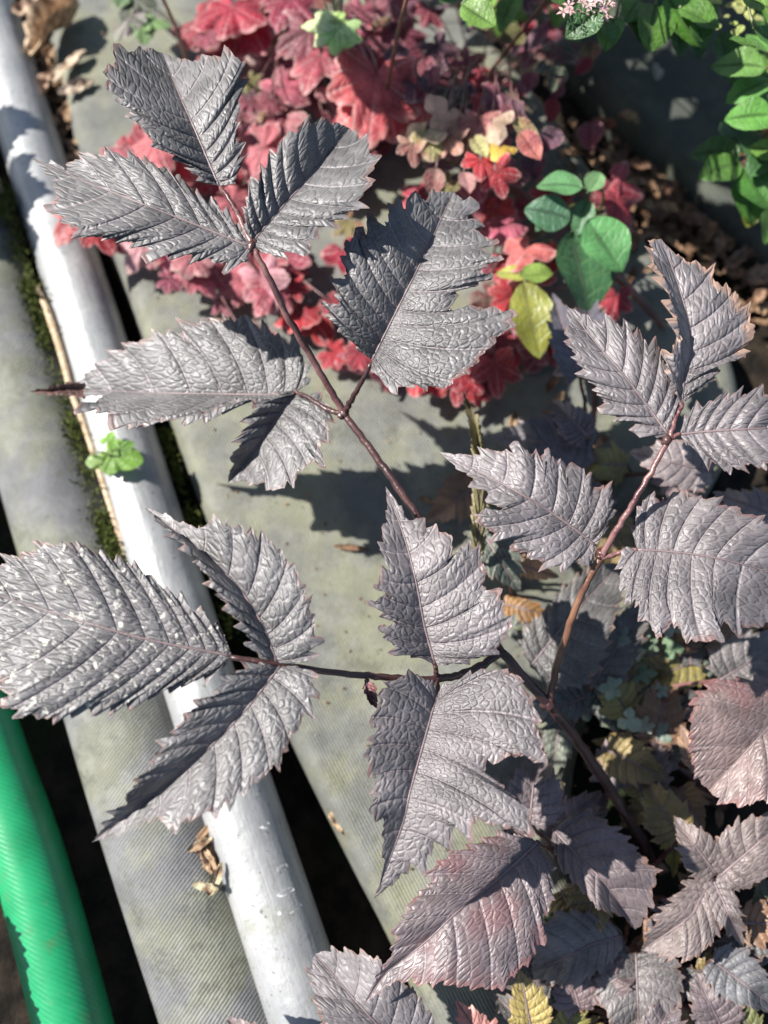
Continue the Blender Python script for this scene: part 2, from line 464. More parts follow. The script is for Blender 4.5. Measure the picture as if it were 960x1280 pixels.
def leaf_mesh(name, mid, left, right, zs, fold, n=200, nv=18, pitch=25, amp=13.5, veins=9, fan=0.10, quilt=0.0016, crown=0.05,
              droop=0.0, project=True, seed=0, smooth=1, unit=None):
    """leaf blade: midrib line + two traced edges (photo pixels, base to tip); zs heights at base, middle, tip;
    fold = rise per distance from the midrib for each half"""
    rng = np.random.default_rng(seed + 100)
    Mp, _ = resample(spline(mid, 12), 240)
    zz = lambda t: np.interp(t, [0, 0.5, 1], zs) if len(zs) == 3 else np.interp(t, np.linspace(0, 1, len(zs)), zs)
    tz = np.linspace(0, 1, 240)
    zc = zz(tz)
    for _ in range(60): zc[1:-1] = 0.25 * zc[:-2] + 0.5 * zc[1:-1] + 0.25 * zc[2:]
    Tm = np.gradient(Mp, axis=0); Tm /= np.linalg.norm(Tm, axis=1)[:, None] + 1e-9
    V, UV, UV2, FS = [], [], [], []
    off = 0
    for side, edge in ((0, left), (1, right)):
        E, length = resample([mid[0]] + list(edge) + [mid[-1]], n, smooth)
        s = np.linspace(0, 1, n)
        T = np.gradient(E, axis=0); T /= np.linalg.norm(T, axis=1)[:, None] + 1e-9
        sgn = 1 if side == 0 else -1
        Nn = np.stack([T[:, 1], -T[:, 0]], 1) * sgn
        m = np.clip((s - fan) / (1 - fan), 0, 1)
        m = m - 0.17 * np.sin(math.pi * m)
        im = m * 239
        Mx = np.stack([np.interp(im, np.arange(240), Mp[:, k]) for k in (0, 1)], 1)
        Tx = np.stack([np.interp(im, np.arange(240), Tm[:, k]) for k in (0, 1)], 1)
        # outward = away from the midrib
        if np.sum(Nn * (E - Mx)) < 0: Nn = -Nn
        Es = E.copy()
        for _ in range(30): Es[1:-1] = 0.25 * Es[:-2] + 0.5 * Es[1:-1] + 0.25 * Es[2:]
        th = teeth(n, length, pitch, amp, rng)
        wl = np.linalg.norm(Es - Mx, axis=1)
        th = th * np.clip(wl / (amp * 2.6), 0, 1)
        E = E + Nn * (th * 0.85 - amp * 0.34 * np.clip(wl / (amp * 2.6), 0, 1))[:, None] + T * (th * 0.5)[:, None]
        E[0] = Mx[0]; E[-1] = Mx[-1]
        zm = np.interp(im, np.arange(240), zc)
        v = np.linspace(0, 1, nv + 1)
        dpx = np.linalg.norm(Es - Mx, axis=1)
        for _ in range(20): dpx[1:-1] = 0.25 * dpx[:-2] + 0.5 * dpx[1:-1] + 0.25 * dpx[2:]
        u_m = mpp(mid[0][0], mid[0][1], zs[0]) if project else unit
        f = fold[side]
        fo = np.interp(s, [0, 0.15, 0.75, 1], [f * 0.9, f, f * 0.8, f * 0.4])
        wave = np.interp(s, np.linspace(0, 1, 7), rng.uniform(-1, 1, 7))
        cells = rng.uniform(-0.5, 0.5, veins * 3 + 4)
        P2 = Mx[:, None, :] + (Es - Mx)[:, None, :] * v[None, :, None] + (E - Es)[:, None, :] * (v ** 3.2)[None, :, None]
        bow = (v * (1 - v))[None, :] * (dpx * 0.22)[:, None]
        P2 = P2 - Tx[:, None, :] * bow[:, :, None] * np.clip(np.minimum(s / 0.15, (1 - s) / 0.15), 0, 1)[:, None, None]
        d = dpx[:, None] * v[None, :] * u_m
        z = zm[:, None] + fo[:, None] * d + crown * (dpx * u_m)[:, None] * (v * (1 - v) * 4)[None, :]
        z = z + wave[:, None] * 0.0022 * (v ** 2)[None, :] * np.clip(dpx * u_m / 0.02, 0, 1)[:, None]
        ph = s * veins
        q = np.abs(np.sin(math.pi * ph)) ** 0.55
        rowj = np.interp(np.floor(ph), np.arange(veins * 3 + 4), cells)
        vv = v[None, :] * (4.2 + rowj[:, None]) + rowj[:, None] * 3 + 0.35 * np.sin(ph * 6.28)[:, None]
        pk = np.abs(np.sin(math.pi * vv)) ** 0.7
        loc = np.clip(dpx * u_m / 0.018, 0, 1)[:, None]
        z = z + quilt * loc * (q[:, None] * (0.85 + 0.22 * pk) - 0.5) * (np.minimum(v * 6, 1) * np.minimum((1 - v) * 7, 1))[None, :]
        z = z - droop * (v ** 3)[None, :] * dpx[:, None] * u_m
        flat2 = P2.reshape(-1, 2)
        if project:
            V.append(at_arr(flat2, z.reshape(-1)))
        else:
            V.append(np.column_stack([flat2 * unit, z.reshape(-1)]))
        UV.append(np.stack([np.repeat(ph[:, None], nv + 1, 1) + 40 * side + seed * 3.0, np.repeat(v[None, :], n, 0)], 2).reshape(-1, 2))
        UV2.append(np.stack([np.repeat((s * length * u_m)[:, None], nv + 1, 1) + 0.4 * side + seed * 0.07, d], 2).reshape(-1, 2))
        w = nv + 1
        ii, jj = np.meshgrid(np.arange(n - 1), np.arange(nv), indexing='ij')
        a = off + ii * w + jj
        quad = np.stack([a, a + 1, a + w + 1, a + w], 2).reshape(-1, 4)
        FS.append((quad, sgn))
        off += n * w
    V = np.concatenate(V); UV = np.concatenate(UV); UV2 = np.concatenate(UV2)
    faces = []
    for quad, sgn in FS:
        # face up
        a, b, c = V[quad[len(quad) // 2][0]], V[quad[len(quad) // 2][1]], V[quad[len(quad) // 2][2]]
        nz = np.cross(b - a, c - a)[2]
        if nz < 0: quad = quad[:, ::-1]
        faces += quad.tolist()
    me = mesh_of(name, V, faces, UV, uvs2=UV2)
    rib = np.column_stack([Mp, zc])[::8]
    return me, rib

def traced_leaf(parent, mid, left, right, zs, fold, mat='dark_leaf', color=(0.085, 0.075, 0.083), rib_r=0.0007, name='leaf', **kw):
    seed = int(mid[0][0] + mid[-1][1] * 3)
    me, rib = leaf_mesh('leaf', mid, left, right, zs, fold, seed=seed, **kw)
    o = obj(name, me, M[mat], parent, color)
    P = at_arr(rib[:, :2], rib[:, 2] + 0.0003)
    obj('midrib', tube_mesh('midrib', P, [rib_r, rib_r * 0.75, rib_r * 0.3], 6, flat=0.7), M['midrib'], o)
    return o

# ================================================================== SETTING
gs = 20
ground = obj('ground', mesh_of('ground', [(-gs, -gs, 0), (gs, -gs, 0), (gs, gs, 0), (-gs, gs, 0)], [(0, 1, 2, 3)], smooth=False), M['soil'])
tag(ground, 'dark soil beneath the hoses and plants', 'ground', kind='structure')

def hose(name, cps, width_px_at, zc, mat, label, cat, flat=1.0, sides=40, wob=0.0):
    """cps: centre line pixels; radius from the width at one place"""
    (wx, wy, wpx) = width_px_at
    r = 0.5 * wpx * mpp(wx, wy, zc)
    s = spline(cps, 14)
    P = at_arr(s, np.full(len(s), zc))
    if wob:
        rng = np.random.default_rng(5)
        k = np.interp(np.arange(len(P)), np.linspace(0, len(P), 9), rng.uniform(-wob, wob, 9))
        P[:, 2] += k
    o = obj(name, tube_mesh(name, P, [r], sides, flat=flat, uvs=True), M[mat])
    return tag(o, label, cat), r

R_pipe = 0.5 * 84 * mpp(194, 680, 0.03)
pipe_o, R_pipe = hose('round_pipe', [(-90, -220), (-41, -80), (39, 180), (90, 340), (113, 412), (194, 680), (318, 1060), (391, 1280), (460, 1480)],
                      (194, 680, 85), R_pipe + 0.012, 'pipe', 'long whitish pipe lying between the ribbed grey hose and the wide mat', 'pipe')
# flecks of white paint left on the pipe
def pipe_fleck(px, py, w, h, a):
    z0 = 2 * R_pipe + 0.012
    # find the pipe surface under the pixel by marching down the sight line
    cl = at_arr(spline([(194, 680), (318, 1060), (391, 1280)], 20), np.full(41, R_pipe + 0.012))
    def surf(x, y):
        q = rays([(x, y)])[0]
        for t in np.linspace(0.4, 0.8, 800):
            P = np.array([0, 0, CAM_H]) + q * t
            if np.min(np.linalg.norm(cl - P, axis=1)) < R_pipe + 0.0004: return P
        return np.array(at(x, y, z0))
    rng = random.Random(px)
    outl = []
    for k in range(9):
        t = 6.283 * k / 9
        rr = 0.8 + 0.35 * rng.random()
        x, y = w * rr * math.cos(t), h * rr * math.sin(t)
        outl.append((px + x * math.cos(a) - y * math.sin(a), py + x * math.sin(a) + y * math.cos(a)))
    top = [surf(*q) for q in outl]
    c = np.mean(top, 0)
    low = [p - np.array([0, 0, 0.0016]) for p in top]
    n = len(top)
    fs = [tuple(range(n))[::-1]] + [(k, (k + 1) % n, n + (k + 1) % n, n + k) for k in range(n)]
    return obj('paint_fleck', mesh_of('paint_fleck', [p.tolist() for p in top + low], fs, smooth=False), M['paint_fleck'], pipe_o)
for f in ((330, 1032, 7, 4, -0.5), (353, 1085, 9, 4, -0.5), (357, 1115, 13, 4, -0.45), (360, 1138, 17, 4.5, -0.4), (318, 993, 6, 4, -0.5)):
    pipe_fleck(*f)

hose('grey_hose', [(-190, -220), (-100, 80), (-20, 340), (75, 650), (152, 905), (210, 1080), (278, 1280), (340, 1480)],
     (152, 905, 128), 0.034, 'hose', 'grey finely ribbed hose with mossy edge beside the whitish pipe', 'hose', flat=0.72, wob=0.002)
hose('green_hose', [(-240, 200), (-110, 600), (-22, 905), (38, 1080), (92, 1280), (140, 1480)],
     (38, 1080, 84), 0.036, 'green_hose', 'bright green plastic hose lying on dark soil', 'hose')

def slab(name, left, right, zt, thick, mat, label, rise=0.0, nx=40, ny=90, seed=0):
    """wide flat sheet with rolled edges between two traced edge lines"""
    L, _ = resample(spline(left, 10), ny); R_, _ = resample(spline(right, 10), ny)
    # rows follow equal picture height where possible
    ys = np.linspace(max(L[0, 1], R_[0, 1]), min(L[-1, 1], R_[-1, 1]), ny)
    L = np.stack([np.interp(ys, L[:, 1], L[:, 0]), ys], 1)
    R_ = np.stack([np.interp(ys, R_[:, 1], R_[:, 0]), ys], 1)
    LP = at_arr(L, np.full(ny, zt)); RP = at_arr(R_, np.full(ny, zt))
    rng = np.random.default_rng(seed)
    V = []
    v = np.linspace(0, 1, nx + 1)
    wid = np.linalg.norm(RP - LP, axis=1)
    bump = rng.uniform(-1, 1, (8, 6))
    for i in range(ny):
        for j in range(nx + 1):
            t = 0.5 - 0.5 * math.cos(math.pi * v[j])
            t = 0.6 * t + 0.4 * v[j]
            P = LP[i] * (1 - t) + RP[i] * t
            e = min(t, 1 - t) * wid[i]
            rr = 0.02
            dz = 0.0 if e > rr else -(rr - math.sqrt(max(0, rr * rr - (rr - e) ** 2))) * (thick / rr)
            bi, bj = i / ny * 6.99, t * 4.99
            i0, j0 = int(bi), int(bj)
            fi, fj = bi - i0, bj - j0
            b = (bump[i0, j0] * (1 - fi) * (1 - fj) + bump[i0 + 1, j0] * fi * (1 - fj) + bump[i0, j0 + 1] * (1 - fi) * fj + bump[i0 + 1, j0 + 1] * fi * fj)
            V.append((P[0], P[1], zt + dz + b * 0.003 * min(1, e / 0.03) + rise * t))
    w = nx + 1
    fs = [(i * w + j, (i + 1) * w + j, (i + 1) * w + j + 1, i * w + j + 1) for i in range(ny - 1) for j in range(nx)]
    a, b, c = [np.array(V[k]) for k in fs[0][:3]]
    me = mesh_of(name, V, fs)
    # underside
    n0 = len(V)
    Vb = V + [(x, y, 0.001) for (x, y, z) in V]
    fb = fs + [tuple(n0 + k for k in f[::-1]) for f in fs]
    rim = [i * w for i in range(ny)] + [(ny - 1) * w + j for j in range(1, w)] + [i * w + nx for i in range(ny - 2, -1, -1)] + [j for j in range(nx - 1, 0, -1)]
    for k in range(len(rim)):
        p, q = rim[k], rim[(k + 1) % len(rim)]
        fb.append((q, p, n0 + p, n0 + q))
    me = mesh_of(name, Vb, fb)
    return tag(obj(name, me, M[mat]), label, 'mat')

slab('weathered_mat', [(-30, -220), (20, -80), (60, 80), (100, 240), (150, 370), (200, 520), (245, 640), (305, 790), (350, 915), (430, 1080), (500, 1220), (600, 1460)],
     [(340, -220), (500, -80), (640, 60), (740, 190), (840, 320), (925, 430), (935, 540), (860, 680), (790, 800), (735, 940), (730, 1080), (770, 1460)],
     0.045, 0.040, 'mat', 'wide grey mat stained yellowish green lying under the dark leaves', seed=3)
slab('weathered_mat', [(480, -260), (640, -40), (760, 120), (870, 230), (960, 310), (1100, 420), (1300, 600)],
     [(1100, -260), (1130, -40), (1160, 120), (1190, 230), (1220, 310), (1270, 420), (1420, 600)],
     0.040, 0.036, 'mat_shade_painted', 'grey mat painted dark with shade beyond the band of leaf litter', seed=8)

# ------------------------------------------------------------------ moss, litter
def scatter_mesh(name, pts, mat, label, cat, maker):
    V, Fc = [], []
    for p in pts:
        vs, fs = maker(p)
        o = len(V)
        V += vs
        Fc += [tuple(o + i for i in f) for f in fs]
    ob = obj(name, mesh_of(name, V, Fc, smooth=False), M[mat])
    return tag(ob, label, cat, kind='stuff')

rr = random.Random(4)
def along(line, k, spread, z):
    s = spline(line, 12)
    out = []
    for _ in range(k):
        t = rr.random() * (len(s) - 1)
        i = int(t); f = t - i
        q = s[i] * (1 - f) + s[min(i + 1, len(s) - 1)] * f
        dens = 0.5 + 0.5 * math.sin(q[1] / 31.0) * math.sin(q[1] / 13.0 + 1)
        if rr.random() > 0.08 + 1.1 * dens * dens: continue
        out.append(at(q[0] + rr.gauss(0, spread), q[1] + rr.gauss(0, spread), z + rr.uniform(-0.006, 0.004)))
    return out
def blade(p):
    a = rr.uniform(0, 6.28); h = rr.uniform(0.002, 0.006); w = rr.uniform(0.0006, 0.0014); l = rr.uniform(0, 0.004)
    c, s_ = math.cos(a), math.sin(a)
    return ([(p.x - w * c, p.y - w * s_, p.z), (p.x + w * c, p.y + w * s_, p.z), (p.x + l * s_, p.y - l * c, p.z + h)], [(0, 1, 2)])
mp = (along([(2, 240), (28, 330), (50, 400), (88, 520), (128, 650), (152, 720)], 6500, 7, 0.053)
      + along([(205, 540), (225, 600), (250, 680), (290, 790)], 2600, 5, 0.030)
      + along([(100, 230), (150, 330)], 500, 5, 0.02))
scatter_mesh('moss', mp, 'moss', 'tufts of yellow green moss along the hose and mat edges', 'moss', blade)

def chip(p):
    a, b = rr.uniform(0, 6.28), rr.uniform(-0.7, 0.7)
    L, w = rr.uniform(0.004, 0.013), rr.uniform(0.002, 0.005)
    c, s_ = math.cos(a), math.sin(a)
    q = []
    for (x, y, z) in ((-L, 0, 0), (-L * .3, w, .001), (L * .5, w * .7, .002), (L, 0, 0), (L * .4, -w, .001), (-L * .4, -w * .8, 0)):
        z2 = z + y * b + rr.uniform(-.001, .001)
        q.append((p.x + x * c - y * s_, p.y + x * s_ + y * c, p.z + 0.002 + abs(z2)))
    return (q, [(0, 1, 2, 3), (0, 3, 4, 5)])
lp = (along([(735, 175), (800, 240), (880, 310), (960, 370), (1040, 440)], 900, 17, 0.016)
      + along([(60, 60), (75, 130), (95, 210)], 160, 7, 0.03)
      + along([(700, 150), (760, 260), (800, 300)], 160, 24, 0.048)
      + along([(620, 900), (760, 1000), (900, 1200)], 160, 90, 0.004)
      + along([(640, 560), (800, 640)], 120, 60, 0.05)
      + along([(255, 1040), (262, 1090)], 90, 6, 0.045))
scatter_mesh('leaf_litter', lp, 'litter', 'brown crumbs of dead leaf in the gaps between mats', 'leaf litter', chip)

def crumb(p):
    r_ = rr.uniform(0.0004, 0.0014)
    q = [(p.x + r_ * rr.uniform(.6, 1.3) * math.cos(a), p.y + r_ * rr.uniform(.6, 1.3) * math.sin(a), p.z) for a in (0, 1.6, 3.1, 4.7)]
    return (q + [(p.x, p.y, p.z + r_ * 0.8)], [(0, 1, 4), (1, 2, 4), (2, 3, 4), (3, 0, 4)])
def on_mat(x, y):
    ex = np.interp(y, [20, 80, 240, 370, 520, 640, 790, 915, 1080, 1220, 1340], [45, 60, 100, 150, 200, 245, 305, 350, 430, 500, 560])
    return x > ex + 38
gq = [(rr.uniform(100, 740), rr.uniform(20, 1240)) for _ in range(1100)]
gp = [at(x, y, 0.0460) for x, y in gq if on_mat(x, y)]
scatter_mesh('grit', gp, 'litter', 'crumbs and grit scattered over the wide grey mat', 'grit', crumb)

# ------------------------------------------------------------------ dead leaves
def crumple(n, L, Wd, seed, curl=0.5):
    rng = np.random.default_rng(seed)
    nu, nvv = 16, 9
    V = []
    k1, k2 = rng.uniform(2, 5, 2)
    p1, p2 = rng.uniform(0, 6, 2)
    for i in range(nu + 1):
        u = i / nu
        w = Wd * (math.sin(math.pi * (0.06 + 0.9 * u)) ** 0.7) * (1 + 0.18 * rng.uniform(-1, 1))
        for j in range(nvv + 1):
            v = j / nvv * 2 - 1
            x = v * w * (1 - 0.25 * curl)
            z = curl * w * v * v * 0.9 + 0.18 * Wd * math.sin(k1 * v * 3 + p1 + u * 4) + 0.15 * Wd * math.sin(k2 * u * 4 + p2)
            V.append((x, (u - 0.5) * L, z))
    zmin = min(q[2] for q in V)
    V = [(x, y, z - zmin) for x, y, z in V]
    w_ = nvv + 1
    fs = [(i * w_ + j, i * w_ + j + 1, (i + 1) * w_ + j + 1, (i + 1) * w_ + j) for i in range(nu) for j in range(nvv)]
    return mesh_of(n, V, fs)
def dead_leaf(px, py, z, Lpx, ratio, ang, color, label, seed, curl=0.6, group=None):
    u = mpp(px, py, z)
    o = obj('dead_leaf', crumple('dead_leaf', Lpx * u, Lpx * u * ratio, seed, curl), M['dry'], None, color, at(px, py, z))
    o.rotation_euler = (0.12 * math.sin(seed), 0.12 * math.cos(seed), -math.radians(ang))
    return tag(o, label, 'dead leaf', group)
tan = (0.55, 0.40, 0.26)
dead_leaf(72, 45, 0.046, 95, 0.30, 35, (0.62, 0.46, 0.30), 'large crumpled tan dead leaf at the upper end of the whitish pipe', 3, 0.9)
dead_leaf(45, 20, 0.046, 50, 0.35, 80, (0.60, 0.42, 0.30), 'small pale dead leaf tucked beside the large crumpled one', 5, 0.8)
dead_leaf(88, 85, 0.047, 60, 0.16, 40, (0.66, 0.54, 0.40), 'long narrow tan dead leaf below the large crumpled one', 9, 0.5)
dead_leaf(96, 112, 0.047, 46, 0.22, 60, (0.64, 0.54, 0.42), 'short straw coloured dead leaf on the wide mat', 12, 0.4)
dead_leaf(60, 110, 0.04, 36, 0.35, 10, (0.45, 0.30, 0.21), 'curled brown dead leaf in the gap beside the pipe', 15, 0.9)
dead_leaf(430, 1032, 0.036, 46, 0.22, 130, (0.58, 0.42, 0.26), 'tan dead leaf on the rolled edge of the wide mat', 21, 0.6)
dead_leaf(440, 685, 0.047, 42, 0.11, 95, (0.22, 0.13, 0.07), 'thin dark brown dead leaf lying alone on the wide mat', 25, 0.8)
for k, (x, y, l, a) in enumerate(((262, 1075, 44, 150), (250, 1055, 32, 60), (270, 1098, 40, 20), (258, 1108, 34, 100))):
    dead_leaf(x, y, 0.052 + 0.003 * k, l, 0.20, a, (0.60 - 0.05 * k, 0.43, 0.28), ['broadest tan dead leaf of the heap between hose and pipe', 'topmost small tan dead leaf of the heap by the pipe',
              'long tan dead leaf against the whitish pipe in the heap', 'lowest tan dead leaf of the heap on the grey hose'][k], 30 + k, 0.7)
rl = random.Random(9)
for k in range(22):
    t = rl.random()
    x, y = 725 + 250 * t + rl.gauss(0, 14), 165 + 210 * t + rl.gauss(0, 12)
    cl = rl.choice([(0.22, 0.11, 0.07), (0.30, 0.18, 0.11), (0.16, 0.08, 0.05), (0.36, 0.22, 0.14)])
    dead_leaf(x, y, 0.018 + 0.012 * rl.random(), rl.uniform(24, 46), rl.uniform(0.2, 0.34), rl.uniform(0, 360), cl,
              'brown dead leaf in the litter band between the two mats', 60 + k, rl.uniform(0.4, 0.9), 'dead leaves in the litter band')
dead_leaf(745, 165, 0.05, 48, 0.28, 70, (0.36, 0.10, 0.05), 'rusty red curled dead leaf at the start of the litter band', 88, 0.9)
dead_leaf(785, 150, 0.045, 30, 0.3, 120, (0.42, 0.28, 0.15), 'ochre dead leaf on the shaded dark mat', 90, 0.4)
dead_leaf(820, 92, 0.05, 22, 0.38, 170, (0.62, 0.62, 0.5), 'pale fallen petal on the shaded dark mat', 92, 0.4)
def fallen_stalk(name, pts, radii, mat, label):
    s = spline(pts, 10)
    o = obj(name, tube_mesh(name, at_arr(s[:, :2], s[:, 2]), radii, 8), M[mat])
    return tag(o, label, 'stalk')
fallen_stalk('dry_stalk', [(45, 358, 0.05), (58, 385, 0.055), (75, 435, 0.056), (90, 490, 0.056), (105, 530, 0.055), (128, 600, 0.055), (150, 670, 0.054), (158, 700, 0.052)],
             [0.0022, 0.0032, 0.0028, 0.0024, 0.0026, 0.0018], 'straw', 'dry straw coloured stalk lying along the left side of the pipe')
fallen_stalk('dry_stalk', [(725, 305, 0.10), (760, 335, 0.085), (800, 375, 0.065), (830, 410, 0.05)], [0.0030, 0.0036, 0.0034, 0.0026], 'brown_stem',
             'blurred brown stalk leaning below the rounded green leaves')

# ================================================================== MAIN PLANT
root = at(805, 1060, 0.0)
plant = thing('dark_leaf_plant', root, 'tall dark purple grey plant with toothed crinkled leaflets over the mat', 'plant')
stem(plant, [(815, 1085, 0.0), (805, 1055, 0.045), (765, 990, 0.085), (725, 930, 0.12), (685, 880, 0.15), (628, 815, 0.175), (575, 740, 0.188), (515, 635, 0.198), (470, 570, 0.202), (430, 517, 0.206)],
     [0.0037, 0.0033, 0.0027, 0.0022, 0.0020])
stem(plant, [(430, 517, 0.206), (400, 465, 0.222), (362, 400, 0.245), (340, 355, 0.260), (316, 308, 0.270), (296, 265, 0.270), (276, 234, 0.268)], [0.0020, 0.0017, 0.0012], 'pink_stem')
stem(plant, [(430, 517, 0.206), (445, 490, 0.222), (464, 455, 0.236)], [0.0018, 0.0012])
stem(plant, [(430, 517, 0.206), (410, 512, 0.203), (385, 497, 0.197), (368, 490, 0.192)], [0.0016, 0.0011])
stem(plant, [(628, 815, 0.175), (590, 838, 0.183), (546, 849, 0.195), (490, 847, 0.210), (430, 842, 0.224), (352, 831, 0.240), (288, 821, 0.244)], [0.0024, 0.0020, 0.0016, 0.0012])
stem(plant, [(546, 849, 0.195), (545, 838, 0.20), (543, 826, 0.203)], [0.0014, 0.0011])
stem(plant, [(546, 849, 0.195), (547, 860, 0.20), (546, 872, 0.203)], [0.0014, 0.0011])
stem(plant, [(685, 880, 0.15), (700, 820, 0.172), (722, 755, 0.195), (750, 698, 0.212)], [0.0022, 0.0018], 'brown_stem')
stem(plant, [(750, 698, 0.212), (775, 655, 0.225), (805, 605, 0.237), (835, 550, 0.246), (846, 520, 0.247), (853, 504, 0.247)], [0.0018, 0.0014, 0.0010], 'pink_stem')
stem(plant, [(750, 698, 0.212), (772, 692, 0.215), (797, 687, 0.218)], [0.0015, 0.0012], 'pink_stem')
stem(plant, [(835, 550, 0.246), (849, 543, 0.247)], [0.0013, 0.0011], 'pink_stem')
# swollen joints
for (x, y, z, r) in ((430, 517, 0.206, 0.0032), (685, 880, 0.15, 0.0044), (752, 692, 0.212, 0.0034), (316, 308, 0.270, 0.0026), (546, 849, 0.195, 0.0026), (835, 550, 0.246, 0.0025)):
    stem(plant, [(x - 5, y + 5, z), (x, y, z), (x + 4, y - 6, z)], [r * 0.6, r, r * 0.55], 'stem', 'stem_joint', per=4)

DK = (0.112, 0.106, 0.106)
# top trio
traced_leaf(plant, [(274, 233), (262, 205), (245, 165), (225, 120), (203, 66)],
            [(258, 228), (244, 218), (233, 200), (205, 184), (184, 173), (176, 150), (155, 132), (134, 112), (129, 90), (143, 78), (150, 60), (165, 64), (182, 60)],
            [(296, 226), (301, 210), (302, 192), (296, 165), (299, 132), (301, 102), (306, 76), (281, 67), (250, 73), (225, 76)],
            (0.268, 0.274, 0.262), (0.5, 0.22), color=DK, fan=0.06)
traced_leaf(plant, [(313, 308), (230, 275), (140, 240), (80, 215), (39, 197)],
            [(306, 292), (298, 285), (270, 258), (240, 241), (210, 212), (180, 197), (150, 193), (115, 191), (93, 198), (82, 210), (62, 204)],
            [(309, 328), (287, 333), (262, 325), (228, 318), (190, 322), (180, 309), (150, 300), (120, 297), (88, 285), (67, 264), (66, 254), (72, 238), (56, 214)],
            (0.270, 0.276, 0.255), (0.05, 0.14), color=DK)
traced_leaf(plant, [(314, 304), (350, 262), (392, 215), (437, 160)],
            [(306, 285), (306, 250), (320, 225), (336, 200), (352, 176), (380, 156), (400, 149), (420, 152)],
            [(326, 314), (345, 319), (375, 314), (399, 298), (392, 286), (425, 274), (450, 254), (465, 215), (467, 194), (451, 174)],
            (0.270, 0.272, 0.262), (0.44, 0.32), color=DK, veins=10)
# lobed leaf
traced_leaf(plant, [(465, 450), (500, 380), (530, 320), (567, 240)],
            [(459, 447), (424, 411), (402, 378), (426, 378), (412, 344), (432, 350), (430, 308), (448, 288), (452, 306), (466, 266), (480, 284), (496, 246), (505, 262), (520, 236), (528, 254), (542, 238)],
            [(463, 464), (490, 486), (520, 482), (554, 486), (572, 474), (590, 460), (618, 428), (646, 394), (605, 384), (564, 390), (570, 366), (615, 346), (600, 336), (627, 322), (602, 312), (623, 300), (590, 292), (606, 278), (584, 272), (596, 260)],
            (0.236, 0.248, 0.246), (0.55, 0.30), color=DK, veins=10, fan=0.05, pitch=25, amp=9.5)
# left pair with withered tip
traced_leaf(plant, [(368, 492), (320, 493), (200, 491), (120, 488), (84, 488)],
            [(384, 480), (385, 455), (370, 432), (345, 417), (310, 402), (270, 396), (224, 406), (236, 417), (190, 417), (150, 437), (110, 463), (100, 477)],
            [(350, 498), (320, 505), (300, 498), (270, 510), (240, 525), (200, 525), (170, 535), (142, 533), (146, 519), (102, 509), (130, 497), (104, 494)],
            (0.192, 0.180, 0.150), (0.16, 0.24), color=DK, fan=0.14)
traced_leaf(plant, [(112, 488), (90, 486), (66, 488), (35, 489)], [(104, 478), (84, 479), (60, 485)], [(104, 498), (84, 494), (60, 493)],
            (0.1535, 0.156, 0.150), (0.9, 0.7), 'dark_leaf', (0.10, 0.040, 0.028), rib_r=0.0004, name='withered_tip', n=60, nv=6, pitch=12, amp=4, quilt=0.0006)
traced_leaf(plant, [(370, 488), (352, 515), (320, 560), (285, 604)],
            [(345, 494), (320, 505), (306, 535), (296, 562), (287, 588)],
            [(388, 508), (400, 497), (411, 504), (411, 530), (402, 558), (398, 578), (380, 583), (355, 611), (325, 606), (302, 602)],
            (0.191, 0.186, 0.168), (0.5, 0.30), color=DK, n=160)
# left trio
traced_leaf(plant, [(290, 820), (175, 797), (65, 765), (0, 745), (-34, 735)],
            [(285, 806), (265, 780), (220, 746), (190, 722), (165, 705), (140, 697), (120, 688), (90, 677), (55, 681), (30, 692), (5, 702), (-20, 718)],
            [(280, 833), (255, 849), (215, 861), (175, 876), (145, 885), (100, 890), (60, 900), (30, 893), (8, 883), (8, 868), (-16, 845), (-28, 780)],
            (0.244, 0.252, 0.245), (0.10, 0.10), 'speckled_leaf', DK, veins=11, n=220)
traced_leaf(plant, [(346, 828), (325, 775), (290, 725), (240, 680), (179, 633)],
            [(325, 820), (312, 808), (307, 788), (280, 753), (256, 718), (237, 690), (213, 664)],
            [(366, 831), (382, 824), (399, 800), (390, 765), (380, 731), (369, 710), (346, 682), (325, 671), (303, 655), (290, 658), (263, 646), (255, 660), (230, 655), (205, 643)],
            (0.241, 0.250, 0.240), (0.58, 0.30), color=DK)
traced_leaf(plant, [(350, 833), (300, 895), (240, 955), (190, 995), (115, 1053)],
            [(325, 830), (300, 836), (281, 847), (271, 866), (246, 879), (229, 896), (220, 915), (201, 931), (190, 952), (170, 974), (157, 1003), (131, 1031)],
            [(372, 832), (389, 840), (393, 865), (385, 890), (371, 910), (359, 938), (340, 962), (305, 988), (270, 1015), (240, 1021), (214, 1038), (210, 1021), (180, 1027), (150, 1040)],
            (0.241, 0.244, 0.228), (0.48, 0.30), color=DK, veins=10)
